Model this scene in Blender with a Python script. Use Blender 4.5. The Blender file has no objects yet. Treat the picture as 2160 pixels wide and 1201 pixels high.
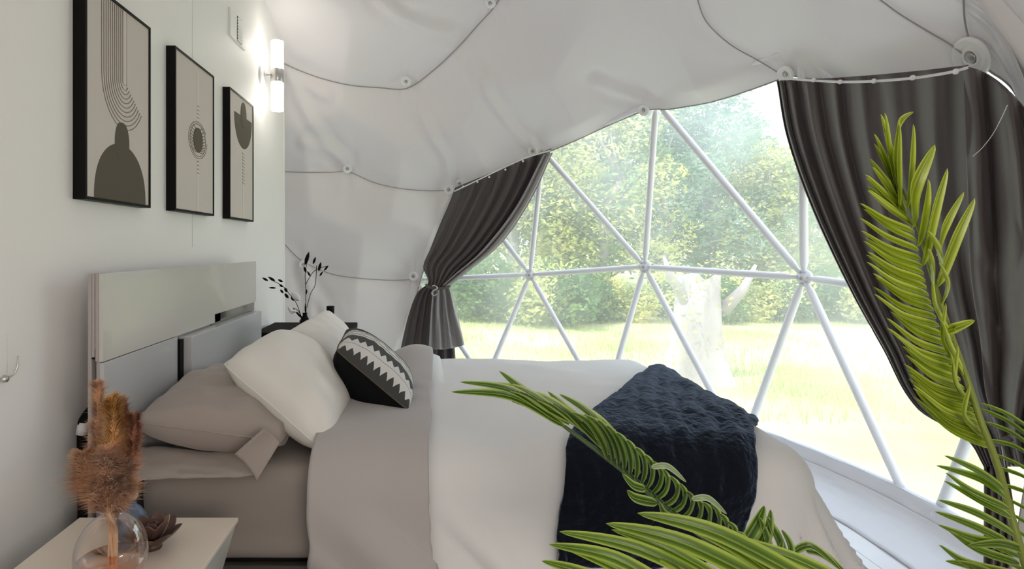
import bpy, bmesh, math, random
import numpy as np
from mathutils import Vector, Matrix, noise
R = math.radians
sc = bpy.context.scene
col = sc.collection
random.seed(7)

# ------------------------------------------------------------ camera, world, sun, exposure
F = 1200.0; PX = 905.0; PY = 522.0; CAMZ = 1.3        # focal and principal point, in pixels of the 2160x1201 frame
cam_d = bpy.data.cameras.new('camera'); cam = bpy.data.objects.new('camera', cam_d); col.objects.link(cam)
cam_d.sensor_width = 36; cam_d.lens = 36 * F / 2160
cam_d.shift_x = (1080 - PX) / 2160; cam_d.shift_y = -(600.5 - PY) / 2160
cam_d.clip_start = 0.02; cam_d.clip_end = 500
cam.location = (0, 0, CAMZ); cam.rotation_euler = (R(90), 0, 0)
sc.camera = cam

w = bpy.data.worlds.new('sky'); sc.world = w; w.use_nodes = True
nt = w.node_tree; nt.nodes.clear()
out = nt.nodes.new('ShaderNodeOutputWorld'); bg = nt.nodes.new('ShaderNodeBackground')
tc = nt.nodes.new('ShaderNodeTexCoord'); sep = nt.nodes.new('ShaderNodeSeparateXYZ')
rp = nt.nodes.new('ShaderNodeValToRGB')
nt.links.new(tc.outputs['Generated'], sep.inputs[0]); nt.links.new(sep.outputs['Z'], rp.inputs[0])
rp.color_ramp.elements[0].position = 0.0; rp.color_ramp.elements[0].color = (0.86, 0.90, 0.93, 1)
rp.color_ramp.elements[1].position = 0.8; rp.color_ramp.elements[1].color = (0.62, 0.74, 0.92, 1)
nt.links.new(rp.outputs[0], bg.inputs[0]); bg.inputs[1].default_value = 2.9
nt.links.new(bg.outputs[0], out.inputs[0])

sun_d = bpy.data.lights.new('sun', 'SUN'); sun = bpy.data.objects.new('sun', sun_d); col.objects.link(sun)
sun_d.energy = 2.8; sun_d.angle = R(4); sun_d.color = (1.0, 0.95, 0.86)
sun.rotation_euler = Vector((0.45, 0.45, -0.9)).to_track_quat('-Z', 'Y').to_euler()

ar_d = bpy.data.lights.new('added_fill_light', 'AREA'); ar = bpy.data.objects.new('added_fill_light', ar_d); col.objects.link(ar)  # area light added behind the camera to brighten wall and bedding
ar_d.shape = 'RECTANGLE'; ar_d.size = 1.3; ar_d.size_y = 1.0; ar_d.energy = 34; ar_d.color = (1.0, .90, .80)
ar.location = (.75, -.75, 1.55); ar.rotation_euler = Vector((-.45, 1.0, -.08)).to_track_quat('-Z', 'Y').to_euler()

sc.view_settings.view_transform = 'Standard'; sc.view_settings.look = 'None'
sc.view_settings.gamma = 1.0; sc.view_settings.use_curve_mapping = False
sc.view_settings.exposure = 0.24
sc.cycles.max_bounces = 10; sc.cycles.diffuse_bounces = 6; sc.cycles.transparent_max_bounces = 16
sc.cycles.transmission_bounces = 8; sc.cycles.caustics_reflective = False; sc.cycles.caustics_refractive = False

# ------------------------------------------------------------ helpers
def P(px, py, d):
    "the point of the place that stands d metres in front of the camera plane at this pixel"
    return Vector(((px - PX) * d / F, d, CAMZ - (py - PY) * d / F))

def tag(o, label=None, cat=None, group=None, kind=None):
    if label: o['label'] = label
    if cat: o['category'] = cat
    if group: o['group'] = group
    if kind: o['kind'] = kind
    return o

def empty(name, loc=(0, 0, 0), **k):
    o = bpy.data.objects.new(name, None); col.objects.link(o); o.location = loc; o.empty_display_size = 0.05
    bpy.context.view_layer.update()
    return tag(o, **k)

def mesh(name, verts, faces, m, parent=None, smooth=True, uvs=None, **k):
    me = bpy.data.meshes.new(name)
    me.from_pydata([tuple(v) for v in verts], [], faces)
    if uvs is not None:
        uvl = me.uv_layers.new(name='UVMap')
        for l in me.loops: uvl.data[l.index].uv = uvs[l.vertex_index]
    me.materials.append(m)
    if smooth: me.polygons.foreach_set('use_smooth', [True] * len(me.polygons))
    me.update()
    o = bpy.data.objects.new(name, me); col.objects.link(o)
    if parent is not None:
        o.parent = parent
        o.matrix_parent_inverse = world_of(parent).inverted()
    return tag(o, **k)

def world_of(o):
    M = Matrix.Translation(o.location) @ o.rotation_euler.to_matrix().to_4x4()
    return M if o.parent is None else world_of(o.parent) @ o.matrix_parent_inverse @ M

class MB:
    def __init__(s): s.v = []; s.f = []; s.uv = []
    def add(s, vs, fs, uv=None):
        n = len(s.v); s.v += [Vector(v) for v in vs]; s.f += [tuple(i + n for i in f) for f in fs]
        s.uv += uv if uv else [(0, 0)] * len(vs)
        return s
    def box(s, a, b):
        x0, y0, z0 = a; x1, y1, z1 = b
        return s.add([(x0,y0,z0),(x1,y0,z0),(x1,y1,z0),(x0,y1,z0),(x0,y0,z1),(x1,y0,z1),(x1,y1,z1),(x0,y1,z1)],
                     [(0,3,2,1),(4,5,6,7),(0,1,5,4),(1,2,6,5),(2,3,7,6),(3,0,4,7)])
    def tube(s, pts, r, n=10, cap=True):
        pts = [Vector(p) for p in pts]; rs = r if isinstance(r, (list, tuple)) else [r] * len(pts)
        up = None; vs = []; fs = []
        for i, p in enumerate(pts):
            t = (pts[min(i + 1, len(pts) - 1)] - pts[max(i - 1, 0)])
            if t.length < 1e-9: t = Vector((0, 0, 1))
            t.normalize()
            if up is None: up = Vector((0, 0, 1)) if abs(t.z) < .9 else Vector((1, 0, 0))
            a = t.cross(up)
            if a.length < 1e-6: a = t.cross(Vector((0, 1, 0)))
            a.normalize(); b = a.cross(t).normalized(); up = b
            for k in range(n):
                an = 2 * math.pi * k / n
                vs.append(p + (a * math.cos(an) + b * math.sin(an)) * rs[i])
        for i in range(len(pts) - 1):
            for k in range(n):
                k2 = (k + 1) % n
                fs.append((i*n+k, i*n+k2, (i+1)*n+k2, (i+1)*n+k))
        if cap:
            fs.append(tuple(range(n))[::-1]); fs.append(tuple((len(pts)-1)*n + k for k in range(n)))
        return s.add(vs, fs)
    def lathe(s, c, prof, n=32, axis='z'):
        vs = []; fs = []
        c = Vector(c)
        for r, h in prof:
            for k in range(n):
                an = 2 * math.pi * k / n
                v = Vector((r*math.cos(an), r*math.sin(an), h))
                if axis == 'x': v = Vector((v.z, v.x, v.y))
                if axis == 'y': v = Vector((v.y, v.z, v.x))
                vs.append(c + v)
        for i in range(len(prof) - 1):
            for k in range(n):
                k2 = (k + 1) % n
                fs.append((i*n+k, i*n+k2, (i+1)*n+k2, (i+1)*n+k))
        return s.add(vs, fs)
    def grid(s, fn, nu, nv, flip=False):
        vs = []; uv = []; fs = []
        for j in range(nv + 1):
            for i in range(nu + 1):
                u = i / nu; v = j / nv
                vs.append(fn(u, v)); uv.append((u, v))
        for j in range(nv):
            for i in range(nu):
                a = j*(nu+1)+i
                f = (a, a+1, a+nu+2, a+nu+1)
                fs.append(f[::-1] if flip else f)
        return s.add(vs, fs, uv)
    def build(s, name, m, parent=None, smooth=True, uv=False, bevel=0, solid=0, sub=0, **k):
        o = mesh(name, s.v, s.f, m, parent, smooth, s.uv if uv else None, **k)
        if solid:
            md = o.modifiers.new('thickness', 'SOLIDIFY'); md.thickness = solid; md.offset = 0
        if bevel:
            md = o.modifiers.new('bevel', 'BEVEL'); md.width = bevel; md.segments = 2; md.limit_method = 'ANGLE'
            for p in o.data.polygons: p.use_smooth = False
        if sub:
            md = o.modifiers.new('sub', 'SUBSURF'); md.levels = sub; md.render_levels = sub
        return o

def nz(x, y=0., z=0.): return noise.noise(Vector((x, y, z)))
def lerp(a, b, t): return a + (b - a) * t
def interp(x, xs, ys): return float(np.interp(x, xs, ys))
def cat(pts, n):
    "Catmull-Rom through the points, n segments per span"
    pts = [Vector(p) for p in pts]; res = []
    for i in range(len(pts) - 1):
        p0 = pts[max(i-1, 0)]; p1 = pts[i]; p2 = pts[i+1]; p3 = pts[min(i+2, len(pts)-1)]
        for k in range(n):
            t = k / n
            res.append(.5*((2*p1)+(p2-p0)*t+(2*p0-5*p1+4*p2-p3)*t*t+(3*p1-p0-3*p2+p3)*t**3))
    res.append(pts[-1]); return res

# ------------------------------------------------------------ materials
def mat(name, c, rough=.6, metal=0, spec=.5, bump=0, bscale=20, var=0, vscale=3, sheen=0, transl=0, c2=None, coat=0, emit=0, sheen_tint=None, bdetail=3, stretch=None):
    m = bpy.data.materials.new(name); m.use_nodes = True; n = m.node_tree.nodes; l = m.node_tree.links
    b = n['Principled BSDF']; o = n['Material Output']
    b.inputs['Base Color'].default_value = (*c, 1); b.inputs['Roughness'].default_value = rough
    b.inputs['Metallic'].default_value = metal; b.inputs['Specular IOR Level'].default_value = spec
    if sheen:
        b.inputs['Sheen Weight'].default_value = sheen; b.inputs['Sheen Roughness'].default_value = .4
        if sheen_tint: b.inputs['Sheen Tint'].default_value = (*sheen_tint, 1)
    if coat: b.inputs['Coat Weight'].default_value = coat
    if emit:
        b.inputs['Emission Color'].default_value = (*c, 1); b.inputs['Emission Strength'].default_value = emit
    t = n.new('ShaderNodeTexCoord'); src = t.outputs['Object']
    if stretch:
        mp = n.new('ShaderNodeMapping'); mp.inputs['Scale'].default_value = stretch; l.new(src, mp.inputs[0]); src = mp.outputs[0]
    colsock = None
    if var or c2:
        nn = n.new('ShaderNodeTexNoise'); nn.inputs['Scale'].default_value = vscale; nn.inputs['Detail'].default_value = 4
        l.new(src, nn.inputs['Vector'])
        r = n.new('ShaderNodeValToRGB'); l.new(nn.outputs['Fac'], r.inputs[0])
        r.color_ramp.elements[0].position = .35; r.color_ramp.elements[1].position = .65
        cc = c2 if c2 else tuple(min(1, x * (1 + var)) for x in c)
        ca = c if c2 else tuple(x * (1 - var) for x in c)
        r.color_ramp.elements[0].color = (*ca, 1); r.color_ramp.elements[1].color = (*cc, 1)
        l.new(r.outputs[0], b.inputs['Base Color']); colsock = r.outputs[0]
    if bump:
        nb = n.new('ShaderNodeTexNoise'); nb.inputs['Scale'].default_value = bscale; nb.inputs['Detail'].default_value = bdetail
        l.new(src, nb.inputs['Vector']); bp = n.new('ShaderNodeBump'); bp.inputs['Strength'].default_value = bump
        bp.inputs['Distance'].default_value = .02
        l.new(nb.outputs['Fac'], bp.inputs['Height']); l.new(bp.outputs[0], b.inputs['Normal'])
    if transl:
        tr = n.new('ShaderNodeBsdfTranslucent'); tr.inputs[0].default_value = (*c, 1)
        if colsock: l.new(colsock, tr.inputs[0])
        mx = n.new('ShaderNodeMixShader'); mx.inputs[0].default_value = transl
        l.new(b.outputs[0], mx.inputs[1]); l.new(tr.outputs[0], mx.inputs[2]); l.new(mx.outputs[0], o.inputs[0])
    return m

M = {}
M['wall'] = mat('white_wall_panel', (.88, .87, .855), .55, bump=.03, bscale=60)
M['liner'] = mat('white_liner_fabric', (.72, .69, .685), .8, spec=.15, transl=.04)
M['seam'] = mat('seam_thread', (.34, .32, .31), .8)
M['knob'] = mat('white_plastic', (.85, .85, .85), .35)
M['bolt'] = mat('galvanised_bolt', (.45, .45, .45), .4, metal=.7)
M['strut'] = mat('white_powder_coat', (.80, .80, .84), .4)
M['floor'] = mat('white_vinyl_floor', (.72, .71, .73), .35, var=.03, vscale=4)
M['skirt'] = mat('white_skirt_fabric', (.78, .77, .80), .6, transl=.15)
M['black'] = mat('black_lacquer', (.006, .005, .005), .45, spec=.12)
M['black_matte'] = mat('black_matt', (.006, .006, .007), .7, spec=.1)
M['paper'] = mat('art_paper', (.62, .57, .53), .8, bump=.05, bscale=200)
M['paper_relief'] = mat('art_relief', (.66, .61, .57), .8)
M['ink'] = mat('brown_ink', (.10, .085, .06), .8)
M['line'] = mat('groove_ink', (.25, .21, .18), .8)
M['lacq'] = mat('greige_lacquer', (.60, .585, .55), .25, coat=.3)
M['lacq_low'] = mat('pale_grey_lacquer', (.52, .53, .55), .3, coat=.3)
M['lacq_side'] = mat('greige_board_edge', (.42, .385, .375), .45)
M['mirror'] = mat('smoked_mirror', (.35, .35, .32), .12, metal=.9)
M['taupe'] = mat('taupe_cotton', (.375, .325, .295), .75, sheen=.25, bump=.04, bscale=500)
M['taupe_dark'] = mat('taupe_sheet', (.30, .26, .24), .75, sheen=.2, bump=.04, bscale=500)
M['white_cotton'] = mat('ivory_cotton', (.80, .78, .74), .8, sheen=.2)
M['duvet'] = mat('white_duvet_cotton', (.79, .785, .795), .8, sheen=.1)
M['band'] = mat('pale_taupe_cotton', (.45, .42, .415), .8, sheen=.2)
M['frame_dark'] = mat('dark_bed_base', (.06, .055, .05), .5)
M['table'] = mat('cream_lacquer', (.76, .67, .575), .3, coat=.2)
M['table_side'] = mat('pale_green_grey_lacquer', (.55, .58, .54), .35, coat=.2)
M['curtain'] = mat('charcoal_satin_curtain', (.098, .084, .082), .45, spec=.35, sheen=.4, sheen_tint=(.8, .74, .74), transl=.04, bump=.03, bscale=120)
M['curtain_light'] = mat('grey_lining_and_painted_backlight', (.36, .34, .335), .5, sheen=.3, transl=.15)  # lining colour; also paints the backlight on the leading edge
M['rail'] = mat('white_rail', (.8, .8, .8), .4)
M['chrome'] = mat('brushed_nickel', (.6, .58, .57), .28, metal=.9)
M['lamp_glass'] = mat('lit_opal_glass', (1.0, .96, .90), .3, emit=3.0)
M['gold_stem'] = mat('dry_stem', (.62, .40, .26), .7)
M['blue'] = mat('slate_blue_ceramic', (.10, .15, .24), .35)
M['greyleaf'] = mat('pale_grey_stopper', (.5, .5, .52), .3)
M['lotus'] = mat('dark_brown_petal', (.085, .048, .04), .4, c2=(.14, .075, .062), vscale=12)
M['lotus_edge'] = mat('tan_petal', (.32, .22, .15), .5)
M['white_petal'] = mat('white_petal', (.8, .79, .8), .5)
M['bark'] = mat('grey_bark', (.26, .22, .18), .9, bump=.6, bscale=8, c2=(.42, .38, .33), vscale=5)
M['stump'] = mat('weathered_pale_wood', (.30, .26, .25), .9, bump=.9, bscale=5, c2=(.50, .45, .45), vscale=2, stretch=(1, 1, .35))
M['grass'] = mat('sunlit_meadow_grass', (.33, .40, .14), .95, c2=(.62, .53, .33), vscale=.5, bump=.5, bscale=12, spec=.1)
M['blade'] = mat('meadow_blades', (.42, .48, .17), .9, c2=(.60, .56, .28), vscale=1.2, transl=.4)
M['pot'] = mat('white_ceramic_pot', (.7, .7, .68), .35)
M['soil'] = mat('dark_soil', (.05, .035, .025), .95, bump=.5, bscale=60)

def leafmat(name, c, c2, scale=2.0, transl=.45):
    return mat(name, c, .7, spec=.25, c2=c2, vscale=scale, transl=transl)
M['fol'] = [leafmat('pale_yellow_green_foliage', (.36, .42, .14), (.78, .74, .28)),
            leafmat('mid_green_foliage', (.16, .30, .12), (.44, .54, .22)),
            leafmat('blue_green_foliage', (.16, .28, .18), (.36, .48, .32)),
            leafmat('dark_green_hedge_foliage', (.07, .16, .06), (.22, .33, .10))]

def palm_mat(name, base, edge, dark):
    m = bpy.data.materials.new(name); m.use_nodes = True; n = m.node_tree.nodes; l = m.node_tree.links
    b = n['Principled BSDF']; o = n['Material Output']
    uv = n.new('ShaderNodeUVMap'); sp = n.new('ShaderNodeSeparateXYZ'); l.new(uv.outputs[0], sp.inputs[0])
    r = n.new('ShaderNodeValToRGB'); l.new(sp.outputs['Y'], r.inputs[0]); cr = r.color_ramp
    cr.elements[0].position = 0; cr.elements[0].color = (*edge, 1)
    cr.elements[1].position = 1; cr.elements[1].color = (*edge, 1)
    for p, c in ((.12, edge), (.2, base), (.40, dark), (.47, base), (.5, edge), (.53, base), (.62, dark), (.8, base), (.88, edge)):
        e = cr.elements.new(p); e.color = (*c, 1)
    nn = n.new('ShaderNodeTexNoise'); nn.inputs['Scale'].default_value = 9
    tc = n.new('ShaderNodeTexCoord'); l.new(tc.outputs['Object'], nn.inputs['Vector'])
    mx = n.new('ShaderNodeMixRGB'); mx.blend_type = 'MULTIPLY'; mx.inputs[0].default_value = .35
    l.new(r.outputs[0], mx.inputs[1]); l.new(nn.outputs['Fac'], mx.inputs[2])
    l.new(mx.outputs[0], b.inputs['Base Color']); b.inputs['Roughness'].default_value = .32
    b.inputs['Specular IOR Level'].default_value = .6
    tr = n.new('ShaderNodeBsdfTranslucent'); l.new(mx.outputs[0], tr.inputs[0])
    ms = n.new('ShaderNodeMixShader'); ms.inputs[0].default_value = .35
    l.new(b.outputs[0], ms.inputs[1]); l.new(tr.outputs[0], ms.inputs[2]); l.new(ms.outputs[0], o.inputs[0])
    return m
M['palm_lime'] = palm_mat('lime_palm_leaf', (.50, .62, .03), (.74, .86, .16), (.26, .34, .02))
M['palm_green'] = palm_mat('green_palm_leaf', (.14, .27, .02), (.52, .66, .20), (.035, .09, .012))
M['palm_mid'] = palm_mat('fresh_green_palm_leaf', (.21, .36, .02), (.52, .66, .12), (.07, .15, .012))
M['palm_pale'] = palm_mat('pale_palm_leaf', (.42, .55, .30), (.68, .78, .52), (.28, .40, .18))
M['rachis'] = mat('palm_rachis', (.22, .27, .04), .45)
M['rachis_dark'] = mat('dark_palm_rachis', (.05, .10, .02), .45)

def vinyl():
    m = bpy.data.materials.new('clear_vinyl'); m.use_nodes = True; n = m.node_tree.nodes; l = m.node_tree.links
    n.remove(n['Principled BSDF']); o = n['Material Output']
    a = n.new('ShaderNodeBsdfTransparent'); a.inputs[0].default_value = (.97, .99, .98, 1)
    t = n.new('ShaderNodeBsdfTranslucent'); t.inputs[0].default_value = (.92, .95, .95, 1)
    g = n.new('ShaderNodeBsdfGlossy'); g.inputs['Roughness'].default_value = .12
    nn = n.new('ShaderNodeTexNoise'); nn.inputs['Scale'].default_value = 1.1; nn.inputs['Detail'].default_value = 3
    mr = n.new('ShaderNodeMapRange'); mr.inputs[1].default_value = .35; mr.inputs[2].default_value = .7
    mr.inputs[3].default_value = .15; mr.inputs[4].default_value = .36
    tc = n.new('ShaderNodeTexCoord'); l.new(tc.outputs['Object'], nn.inputs['Vector']); l.new(nn.outputs['Fac'], mr.inputs[0])
    m1 = n.new('ShaderNodeMixShader'); l.new(mr.outputs[0], m1.inputs[0]); l.new(a.outputs[0], m1.inputs[1]); l.new(t.outputs[0], m1.inputs[2])
    m2 = n.new('ShaderNodeMixShader'); m2.inputs[0].default_value = .03; l.new(m1.outputs[0], m2.inputs[1]); l.new(g.outputs[0], m2.inputs[2])
    l.new(m2.outputs[0], o.inputs[0]); return m
M['vinyl'] = vinyl()

def glass(name, c, rough=0.02, ior=1.3):
    m = bpy.data.materials.new(name); m.use_nodes = True; n = m.node_tree.nodes; l = m.node_tree.links
    b = n['Principled BSDF']; b.inputs['Base Color'].default_value = (*c, 1)
    b.inputs['Roughness'].default_value = rough; b.inputs['Transmission Weight'].default_value = 1; b.inputs['IOR'].default_value = ior
    return m
def thin_glass(name, c):
    m = bpy.data.materials.new(name); m.use_nodes = True; n = m.node_tree.nodes; l = m.node_tree.links
    n.remove(n['Principled BSDF']); o = n['Material Output']
    a = n.new('ShaderNodeBsdfTransparent'); a.inputs[0].default_value = (*c, 1)
    g = n.new('ShaderNodeBsdfGlossy'); g.inputs['Roughness'].default_value = .03
    lw = n.new('ShaderNodeLayerWeight'); lw.inputs[0].default_value = .28
    m1 = n.new('ShaderNodeMixShader'); l.new(lw.outputs['Facing'], m1.inputs[0]); l.new(a.outputs[0], m1.inputs[1]); l.new(g.outputs[0], m1.inputs[2])
    l.new(m1.outputs[0], o.inputs[0]); return m
M['vase_glass'] = thin_glass('clear_glass', (.97, .95, .93))
M['water'] = thin_glass('peach_tinted_water', (.98, .74, .58))
M['plume'] = mat('pampas_plume', (.52, .27, .14), .9, c2=(.90, .64, .42), vscale=22, transl=.3, sheen=.3)
M['plume_gold'] = mat('golden_pampas_plume', (.58, .31, .09), .9, c2=(.93, .68, .36), vscale=22, transl=.3)
M['plume_dark'] = mat('russet_pampas_plume', (.36, .14, .08), .9, c2=(.74, .44, .30), vscale=22, transl=.3)

def fur():
    m = mat('navy_plush_throw', (.006, .008, .014), .8, spec=.08, sheen=.55, sheen_tint=(.42, .56, .85))
    n = m.node_tree.nodes; l = m.node_tree.links; b = n['Principled BSDF']
    t = n.new('ShaderNodeTexCoord'); nn = n.new('ShaderNodeTexNoise'); nn.inputs['Scale'].default_value = 60; nn.inputs['Detail'].default_value = 5
    l.new(t.outputs['Object'], nn.inputs['Vector']); bp = n.new('ShaderNodeBump'); bp.inputs['Strength'].default_value = .8; bp.inputs['Distance'].default_value = .01
    l.new(nn.outputs['Fac'], bp.inputs['Height']); l.new(bp.outputs[0], b.inputs['Normal']); return m
M['throw'] = fur()

def cushion_mat():
    m = bpy.data.materials.new('tribal_print_cotton'); m.use_nodes = True; n = m.node_tree.nodes; l = m.node_tree.links
    b = n['Principled BSDF']; b.inputs['Roughness'].default_value = .8
    uv = n.new('ShaderNodeUVMap'); sp = n.new('ShaderNodeSeparateXYZ'); l.new(uv.outputs[0], sp.inputs[0])
    U = sp.outputs['X']; V = sp.outputs['Y']
    def mth(op, a, bb=None, c=None):
        k = n.new('ShaderNodeMath'); k.operation = op
        for i, x in enumerate((a, bb, c)):
            if x is None: continue
            if isinstance(x, (int, float)): k.inputs[i].default_value = x
            else: l.new(x, k.inputs[i])
        return k.outputs[0]
    def tri(freq, ph=0): return mth('PINGPONG', mth('ADD', mth('MULTIPLY', U, freq), ph), 1.0)
    V = mth('MULTIPLY', V, 1.45); W = (.72, .71, .69, 1); G = (.055, .055, .053, 1); K = (.012, .011, .011, 1)
    # each boundary: (base v, tooth size, frequency), colour after it
    bounds = [(.035, .10, 22, W), (.24, 0, 1, G), (.25, 0, 1, W), (.32, .13, 22, G), (.585, .03, 16, W), (.66, 0, 1, K), (.685, 0, 1, W),
              (.75, .03, 12, K), (.78, 0, 1, W), (.84, 0, 1, K), (.865, .03, 14, W), (.93, .02, 14, K)]
    cur = None; last = None
    for v0, amp, fr, c in bounds:
        vv = V if not amp else mth('SUBTRACT', V, mth('MULTIPLY', tri(fr), amp))
        f = mth('GREATER_THAN', vv, v0)
        mx = n.new('ShaderNodeMixRGB'); l.new(f, mx.inputs[0])
        if last is None: mx.inputs[1].default_value = G
        else: l.new(last, mx.inputs[1])
        mx.inputs[2].default_value = c; last = mx.outputs[0]
    l.new(last, b.inputs['Base Color'])
    return m
M['tribal'] = cushion_mat()

# ------------------------------------------------------------ the dome shape
CX, CY, CZ, RD, ST = -.37, 2.55, .96, 2.67, 1.5
def warped(p):
    y = p[1] - CY
    if y < 0: y /= ST
    return Vector((p[0] - CX, y, p[2] - CZ))
def unwarp(q):
    y = q[1] * (ST if q[1] < 0 else 1)
    return Vector((q[0] + CX, y + CY, q[2] + CZ))
def hit(px, py, off=0.0):
    lo, hi = 0.2, 12.0
    for _ in range(40):
        m = (lo + hi) / 2
        if warped(P(px, py, m)).length > RD - off: hi = m
        else: lo = m
    return P(px, py, lo)
def unit(p): return warped(p).normalized()
def azel(n): return math.degrees(math.atan2(n.y, n.x)), math.degrees(math.asin(max(-1, min(1, n.z))))

KN = {'E': (872, 583), 'F': (640, 558), 'G': (733, 355), 'L': (948, 398), 'T0': (1125, 318), 'T1': (1360, 231), 'T2': (1661, 154),
      'T3': (2056, 118), 'H': (857, 170), 'I': (1035, 4), 'J': (590, 128), 'K': (560, 365)}
kn = {k: unit(hit(*v)) for k, v in KN.items()}
extra = []
for az in range(-30, -340, -30):          # knobs out of the frame, over the rest of the dome
    for el in (5, 38):
        if -200 < az < -20:
            a, e = R(az + (15 if el > 10 else 0)), R(el); extra.append(Vector((math.cos(e)*math.cos(a), math.cos(e)*math.sin(a), math.sin(e))))
for az in range(0, 360, 72):
    e = R(66); a = R(az + 10); extra.append(Vector((math.cos(e)*math.cos(a), math.cos(e)*math.sin(a), math.sin(e))))
nodes_u = np.array([list(v) for v in list(kn.values()) + extra])

seams_px = {
 'a': [(590, 128), (625, 145), (680, 165), (740, 179), (800, 184), (857, 186), (905, 155), (960, 105), (1010, 50), (1050, 4), (1080, -60)],
 'b': [(560, 360), (640, 363), (700, 363), (735, 362), (790, 385), (850, 398), (905, 402), (948, 401)],
 'c': [(560, 470), (600, 515), (640, 552), (700, 578), (760, 587), (820, 591), (872, 590)],
 'd': [(1850, -12), (1900, 25), (1960, 62), (2005, 88), (2038, 112)],
 'e': [(2038, -20), (2041, 40), (2052, 90)],
 'f': [(1655, 158), (1600, 125), (1540, 90), (1490, 40), (1470, -20)],
}
cre_px = [[(612, 170), (650, 240), (690, 305), (728, 345)], [(640, 300), (700, 320), (728, 345)],
          [(640, 570), (665, 620), (700, 690), (720, 740)], [(640, 570), (655, 650), (660, 720)],
          [(800, -20), (850, 20), (900, 45), (950, 62)], [(1360, 225), (1340, 215), (1300, 195), (1265, 170)],
          [(1120, 312), (1080, 270), (1040, 200), (1020, 140)], [(857, 186), (900, 260), (940, 330), (946, 392)],
          [(604, 150), (640, 180), (690, 196)], [(948, 400), (935, 500), (925, 540)]]
def seg_dist(U, line):
    "angular distance (metres on the shell) from each row of U to a polyline of unit vectors"
    best = np.full(len(U), 9.0)
    for a, b in zip(line[:-1], line[1:]):
        a = np.array(a); b = np.array(b); ab = b - a
        t = np.clip(((U - a) @ ab) / (ab @ ab), 0, 1)
        d = np.linalg.norm(U - (a + t[:, None] * ab), axis=1) * RD
        best = np.minimum(best, d)
    return best
seam_u = {k: [unit(hit(x, y, .05)) for x, y in v] for k, v in seams_px.items()}
crease_u = [[unit(hit(x, y, .06)) for x, y in v] for v in cre_px]
def sag(U):
    U = np.atleast_2d(U)
    dn = np.min(np.linalg.norm(U[:, None, :] - nodes_u[None], axis=2), axis=1) * RD
    s = .17 * (1 - np.exp(-(dn / .46) ** 2)) + .02 * np.minimum(dn, 1)
    for k, ln in seam_u.items():
        d = seg_dist(U, ln)
        wd = .075 if k in 'abc' else .05
        s -= (.045 if k in 'abc' else .015) * np.exp(-(d / wd) ** 2) * (1 - np.exp(-(dn / .15) ** 2))
    for ln in crease_u:
        d = seg_dist(U, ln)
        s += .026 * np.exp(-(d / .04) ** 2) - .018 * np.exp(-((d - .08) / .04) ** 2)
    # radial pleats that die away from every knob
    for nu in nodes_u:
        dv = U - nu; dd = np.linalg.norm(dv, axis=1) * RD
        m = dd < .9
        if not m.any(): continue
        t1 = np.cross(nu, [0, 0, 1.0]); t1 /= np.linalg.norm(t1) + 1e-9; t2 = np.cross(nu, t1)
        an = np.arctan2(dv[m] @ t2, dv[m] @ t1)
        s[m] += .011 * np.cos(an * 7 + nu[0] * 9) * np.exp(-dd[m] / .28) * (1 - np.exp(-dd[m] / .05))
    return s
def on_liner(px, py, lift=0.0):
    off = .05
    for _ in range(8):
        n = unit(hit(px, py, off)); off = float(sag(np.array(list(n)))[0])
    return unwarp(n * (RD - off - lift))

edge_px = [(795, 860), (825, 790), (853, 720), (871, 655), (884, 600), (898, 555), (921, 498), (945, 445), (963, 408), (992, 394), (1040, 368), (1085, 348), (1125, 332), (1165, 319), (1210, 299),
           (1260, 276), (1310, 255), (1360, 237), (1400, 235), (1450, 226), (1500, 215), (1550, 202), (1600, 186), (1655, 168), (1700, 172), (1780, 172), (1850, 170), (1950, 162), (2035, 148),
           (2075, 166), (2110, 190), (2135, 222), (2160, 262), (2200, 335), (2250, 450), (2300, 640), (2340, 900)]
edge_ae = []
for x, y in edge_px:
    n = unit(hit(x, y, .04)); edge_ae.append(azel(n))
edge_ae.sort(); eaz = [a for a, e in edge_ae]; eel = [e for a, e in edge_ae]
FLOOR_EL = math.degrees(math.asin(-CZ / RD)) + .15
def low_el(az):
    a = (az + 180) % 360 - 180
    if a <= eaz[0] or a >= eaz[-1]:
        return FLOOR_EL
    return max(FLOOR_EL, float(np.interp(a, eaz, eel)))

def u_of(az, el):
    a = np.radians(az); e = np.radians(el)
    return np.stack([np.cos(e)*np.cos(a), np.cos(e)*np.sin(a), np.sin(e)], -1)

azs = list(np.arange(-180, eaz[0] - .4, 1.5)) + [eaz[0] - .2, eaz[0] - .02] + list(np.arange(eaz[0], eaz[-1], .4)) + [eaz[-1], eaz[-1] + .02, eaz[-1] + .3]
azs += list(np.arange(eaz[-1] + .8, 130, .6)) + list(np.arange(130, 180.1, 1.5))
NR = 110
vs = []
for az in azs:
    lo = low_el(az)
    els = lo + (89.9 - lo) * (np.linspace(0, 1, NR + 1))
    U = u_of(np.full(NR + 1, az), els)
    s = sag(U)
    fade = np.clip((els - lo) / 2.5, 0, 1)
    s = s * (.35 + .65 * fade) if lo > FLOOR_EL else s
    for q, ss in zip(U, s): vs.append(unwarp(Vector(q) * (RD - ss)))
fs = []
for i in range(len(azs) - 1):
    for j in range(NR):
        a = i * (NR + 1) + j; fs.append((a, a + NR + 1, a + NR + 2, a + 1))
ceiling = mesh('ceiling', vs, fs, M['liner'], label='white draped fabric liner of the dome', kind='structure')
for o_ in [ceiling]: pass

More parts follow.
